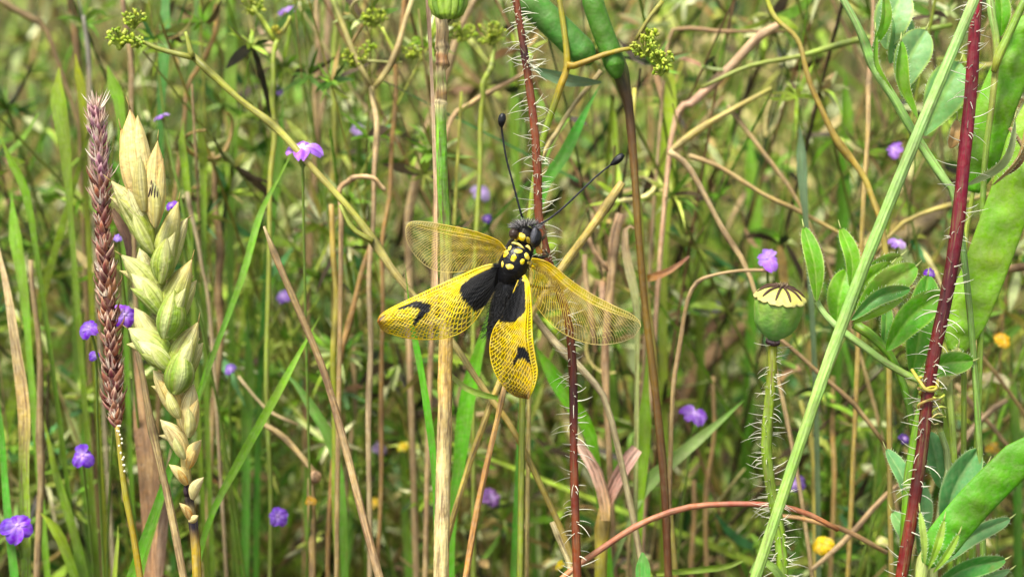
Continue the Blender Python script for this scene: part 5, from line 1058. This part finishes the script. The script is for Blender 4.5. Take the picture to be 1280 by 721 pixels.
for i, (x, y, y2, w_, c_, lb) in enumerate([(352, 120, 300, 13, '#4c8c34', "dark green blade behind the budding stalk"), (442, 560, 735, 14, '#4c9040', "dark green blade low behind the bent knobbly joint"), (660, 560, 735, 16, '#5c9438', "green blade left of the central bristly stem's foot"),
        (762, 420, 620, 14, '#6ca040', "green blade seen through the space under the right forewing"), (940, 150, 330, 18, '#6cb030', "green blade above the poppy capsule behind the straws"), (1058, 90, 220, 18, '#64a42c', "green blade left of the grey-green leaflets"),
        (880, 150, 420, 14, '#88a83c', "olive blade beside the forking straws"), (640, 60, 250, 12, '#74a838', "green blade hidden behind the top of the bristly stem"), (704, 480, 735, 14, '#84ac3c', "yellow-green blade just left of the lower bristly stem"),
        (90, 280, 480, 15, '#6c9c38', "green blade left of the foxtail spike"), (310, 380, 600, 13, '#5c9c40', "green blade right of the wheat's green spikelets"), (380, 560, 735, 13, '#68a438', "green blade behind the thick bent stalk"), (1100, 480, 735, 14, '#74a43c', "green blade left of the crimson stem's foot"),
        (1262, 420, 600, 16, '#5c9c34', "green blade at the right edge beneath the broad pod"), (500, 500, 735, 12, '#6ca03c', "slim green blade behind the space left of the straw culm")]):
    dx = random.uniform(-14, 14); B(lb, [(x, y), (x + dx * .3, (y * 2 + y2) / 3), (x + dx * .6, (y + y2 * 2) / 3), (x + dx, y2)], [5, w_ + 2, w_ + 3, w_], [c_, mixc(hexc(c_), hexc('#a8c050'), .3), c_], random.uniform(.07, .12), tilt=random.uniform(-.5, .5))

# pink dead leaves with two lobes
pk = root("pink_leaf", P(755, 735, .03), "withered pink two-lobed leaf on a yellow stalk at the bottom right of the bristly stem", "dry leaf")
blade("lobe", None, None, [(722, 552), (738, 572), (752, 600), (756, 628), (755, 650)], [16, 22, 23, 19, 14], ['#dcbcb4', '#dcb4ac', '#dcb898', '#d8b878'], .034, parent=pk, ground=False, mat='dry', fold=.7)
blade("lobe", None, None, [(797, 560), (784, 578), (770, 604), (760, 630), (756, 650)], [20, 25, 23, 17, 12], ['#e4c0b8', '#dcb0a8', '#d4a498', '#d4ac78'], .034, parent=pk, ground=False, mat='dry', fold=.6)
stem("stalk", None, None, [(757, 628), (756, 670), (752, 735)], [18, 20, 20], ['#d0a068', '#c8b040', '#a8b038'], .036, parent=pk)
ps_ = root("pink_stalk", P(760, 735, .05), "thick pale pink withered stalk with short side arms behind the right forewing", "stem")
stem("stalk", None, None, [(775, 268), (766, 300), (762, 340), (760, 400), (760, 470), (762, 560)], [18, 18, 16, 16, 14, 12], ['#c8a08c', '#cca48c', '#d0a890', '#c09880', '#b08c74'], .048, parent=ps_, mat='dry', lump=.15)
stem("branch", None, None, [(736, 296), (742, 318), (758, 338)], [7, 8, 9], '#d0a490', .047, parent=ps_, mat='dry', ground=False); stem("branch", None, None, [(733, 318), (735, 350), (740, 390), (744, 440)], [9, 10, 10, 8], ['#ccac94', '#c4a088'], .050, parent=ps_, mat='dry', ground=False)
cw = root("curled_leaf", P(800, 420, .04), "pale green curled dead leaf hooked over at its tip, beside the dark central stalk", "dry leaf")
blade("leaf", None, None, [(798, 288), (788, 282), (782, 292), (786, 325), (794, 355), (798, 390), (796, 440)], [5, 8, 9, 12, 13, 10, 8], ['#c8a890', '#d0b498', '#ccb494', '#c4c494', '#b4c888', '#a8b878'], .038, parent=cw, mat='dry', fold=.8)
ol = root("orange_leaf", P(830, 350, .045), "small orange and pink leaf pointing right, joined to the central stalk", "dry leaf")
blade("leaf", None, None, [(862, 320), (845, 335), (825, 345), (808, 348)], [3, 10, 14, 10], ['#c89078', '#c89068', '#d8a04c', '#d8a83c'], .042, parent=ol, mat='dry', ground=False)
blade("dry_leaf", "dry leaf", "purple-brown folded leaf hanging behind the wheat's upper left spikelet", [(140, 262), (152, 282), (160, 300), (162, 330)], [8, 16, 14, 6], ['#6c5444', '#4c3430', '#5c4438'], .012, mat='dry', ground=False)

# ------------------------------------------------------------------ violets and yellow flowers
def flower(cx, cy, r, d, label, c=('#8a4fc8', '#9a5cd4', '#7c3cc0'), cen='#d8b8ec', face=.3, np_=5, lean=0.0, wide=1.0, cat="flower", name="violet_flower", group="violet meadow flowers", full=.78):
    r = r * .88; sat = random.uniform(0, .35); c = [('#%02x%02x%02x' % tuple(int(int(q[1 + 2 * i:3 + 2 * i], 16) * (1 - sat) + (196, 160, 222)[i] * sat) for i in range(3))) for q in c] if cat == 'flower' and name == 'violet_flower' and r > 8 else c
    rt = root(name, P(cx, cy, d), label, cat, group); o = P(cx, cy, d)
    nrm = (-FWD * face + UP * (1 - face) * 1.2 + RT * (lean or random.uniform(-.5, .5))).normalized(); s = nrm.cross(RT).normalized(); u = s.cross(nrm)
    a0 = random.random() * 6
    for k in range(np_):
        a = a0 + 2 * pi * k / np_; dr = (u * math.cos(a) + s * math.sin(a)); L = R(r, d) * random.uniform(.7, 1.25); cc = hexc(random.choice(c)); n, m_ = 9, 7; bf = Buf(); sd = nrm.cross(dr)
        for i in range(n):
            f = i / (n - 1); wv = L * .62 * full * (math.sin(pi * min(1, f * .80 + .04)) ** .75) * (1 if f < .9 else .8)
            for j in range(m_):
                v = j / (m_ - 1) * 2 - 1
                p = o + dr * (L * f * (1 - .06 * v * v) * (1.0 if abs(v) > .2 or f < .9 else .93)) + sd * (v * wv * wide) + nrm * (L * (.35 * f * (1 - f) * 2 - .16 * f * f + .08 * math.sin(5 * v + k)))
                bf.v.append(p); bf.u.append((j / (m_ - 1), f * L)); bf.c.append(mixc(hexc(cen), cc, min(1, f * 2.2 + .05 * abs(v))))
        for i in range(n - 1):
            for j in range(m_ - 1): x = i * m_ + j; bf.f.append((x, x + 1, x + 1 + m_, x + m_))
        bf.obj("petal", 'petal', rt)
    Buf().tube([o - nrm * R(r * .25, d), o + nrm * R(r * .1, d), o + nrm * R(r * .24, d)], [R(r * .14, d), R(r * .16, d), R(r * .06, d)], [hexc(cen)] * 3, 8).obj("centre", 'petal', rt)
    Buf().tube([o - nrm * R(r * .85, d), o - nrm * R(r * .6, d), o - nrm * R(r * .25, d), o - nrm * R(r * .12, d)], [R(r * .08, d), R(r * .17, d), R(r * .2, d), R(r * .28, d)], [hexc('#7f9a48')] * 4, 8, lump=.2).obj("calyx", 'stem', rt)
    p0 = o - nrm * R(r * .2, d); p1 = p0 - nrm * R(r * .8, d) - UP * R(r * .6, d); pth = to_ground([p0, (p0 + p1) / 2, p1]); n = len(pth)
    Buf().tube(pth, [R(2.0, d)] + [R(1.7, d)] * (n - 1), [hexc('#7c9c44')] * n, 6).obj("stalk", 'stem', rt)
    return rt
flower(378, 187, 32, .022, "open violet flower with a white centre on the diagonal stalk at upper left", face=.36, lean=.02, cen='#fbf4ff', wide=1.0, full=.66, c=('#a45fdc', '#8a44cc', '#b070e0'))
flower(359, 13, 15, .060, "pale violet flower beside the buds at the top edge", c=('#a078c8', '#9068bc'))
flower(202, 146, 13, .050, "small violet flower above right of the cream wheat tip", c=('#8c50cc', '#a080c8'), face=.2)
flower(112, 410, 15, .016, "violet petals poking out left of the foxtail spike", c=('#9448d4', '#8038cc'), face=.6)
flower(156, 394, 20, .014, "large violet flower squeezed between foxtail spike and wheat ear", c=('#9c4cdc', '#8438d0'), face=.7)
flower(120, 444, 9, .022, "tiny violet flower low left of the foxtail spike", c=('#8848cc', '#7040b4'), face=.6)
flower(147, 298, 8, .020, "small violet flower in the gap beside the wheat's second spikelet", c=('#9870d0', '#8858c4'), face=.6)
flower(214, 257, 9, .020, "small deep violet flower just right of the wheat's upper stalk", c=('#7c3cc4', '#8444c8'), face=.6)
flower(103, 569, 17, .030, "deep violet flower at the lower left beside the foxtail stalk", c=('#6c2cc4', '#7838cc', '#5c28b0'), face=.7)
flower(22, 657, 22, .024, "deep violet flower at the bottom left edge", c=('#6824c4', '#7430cc'), face=.7)
flower(347, 645, 17, .045, "violet flower with pale heart near the bottom, left of the bent stalk", c=('#7434c8', '#8444d0'), cen='#c8a0e4', face=.75)
flower(287, 461, 9, .055, "faint violet flower right of the wheat's lower green spikelets", c=('#7454b0', '#8460b8'), face=.6)
flower(355, 370, 12, .080, "blurred mauve flower right of the leaning stalk's tip", c=('#8460b0', '#7854a8'), face=.6)
flower(448, 162, 11, .085, "greyish mauve flower left of the pinkish upright stem", c=('#a090b4', '#9078b0'), face=.6)
flower(600, 240, 14, .085, "pale lilac flower above the upper forewing", c=('#a498b8', '#9488b0'), face=.6)
flower(609, 274, 8, .070, "dark violet flower just above the upper forewing", c=('#5c30a0', '#6838a8'), face=.7)
flower(347, 113, 10, .085, "dim violet flower behind the budding stalk", c=('#7c60a8', '#6c50a0'), face=.6)
flower(868, 518, 20, .055, "violet flower in the gap between the dark stalk and the poppy stalk", c=('#7c44b8', '#8850c0'), face=.45)
flower(959, 324, 19, .030, "light violet flower right above the poppy capsule", c=('#a468dc', '#b080e0'), cen='#d0a8f0', face=.6)
flower(1118, 188, 13, .055, "small violet flower behind the crossing stalks at upper right", c=('#9060c0', '#8858b8'), face=.6)
flower(1122, 304, 13, .045, "violet and white flower above the folded green leaflets", c=('#9c6cc8', '#b898d0'), cen='#e0d0ec', face=.4)
flower(1162, 341, 9, .020, "small violet flower between the leaflets and the crimson stem", c=('#8434c8', '#7c2cc0'), face=.7)
flower(614, 622, 16, .080, "dim mauve flower at the bottom right of the orange-brown stalk", c=('#7c4c8c', '#8454a0'), face=.6)
flower(893, 385, 9, .100, "dim violet flower left of the poppy capsule", c=('#7c48a8', '#6c4098'), face=.6)
flower(476, 562, 12, .090, "pale mauve flower left of the straw culm near the bottom", c=('#a48cb4', '#b49cbc'), face=.6)
flower(994, 605, 14, .060, "dark violet flower behind the poppy stalk", c=('#5c3c84', '#684890'), face=.6)
flower(1130, 548, 10, .040, "dark violet flower left of the tendrils", c=('#503480', '#5c3c8c'), face=.6)
YF = dict(name="yellow_flower", group="yellow meadow flowers", cen='#e8c020', np_=8)
flower(1028, 680, 14, .045, "round yellow flower at the bottom between poppy stalk and crimson stem", c=('#e8cc10', '#dcbc10'), face=.6, full=.9, **YF)
flower(1253, 425, 12, .060, "orange-yellow flower to the right below the broad pod", c=('#e0b410', '#d4a410'), face=.6, full=.9, **YF)
flower(505, 558, 9, .080, "tiny yellow flower left of the straw culm", c=('#c8c020', '#b8a818'), face=.6, **YF)
flower(700, 706, 8, .030, "small yellow flower on the bottom edge left of the bristly stem", c=('#d8c828', '#c8b020'), face=.6, **YF)
flower(468, 628, 9, .085, "dull yellow flower low between the leaning stalk and the culm", c=('#b49c20', '#a48818'), face=.6, **YF)
flower(389, 625, 8, .040, "tiny yellow flower on the bent stalk's knobbly joint", c=('#c8a030', '#b89020'), face=.6, **YF)
flower(1240, 560, 10, .060, "dull yellow flower beside the crossed twigs at the lower right", c=('#b89830', '#a88820'), face=.6, **YF)
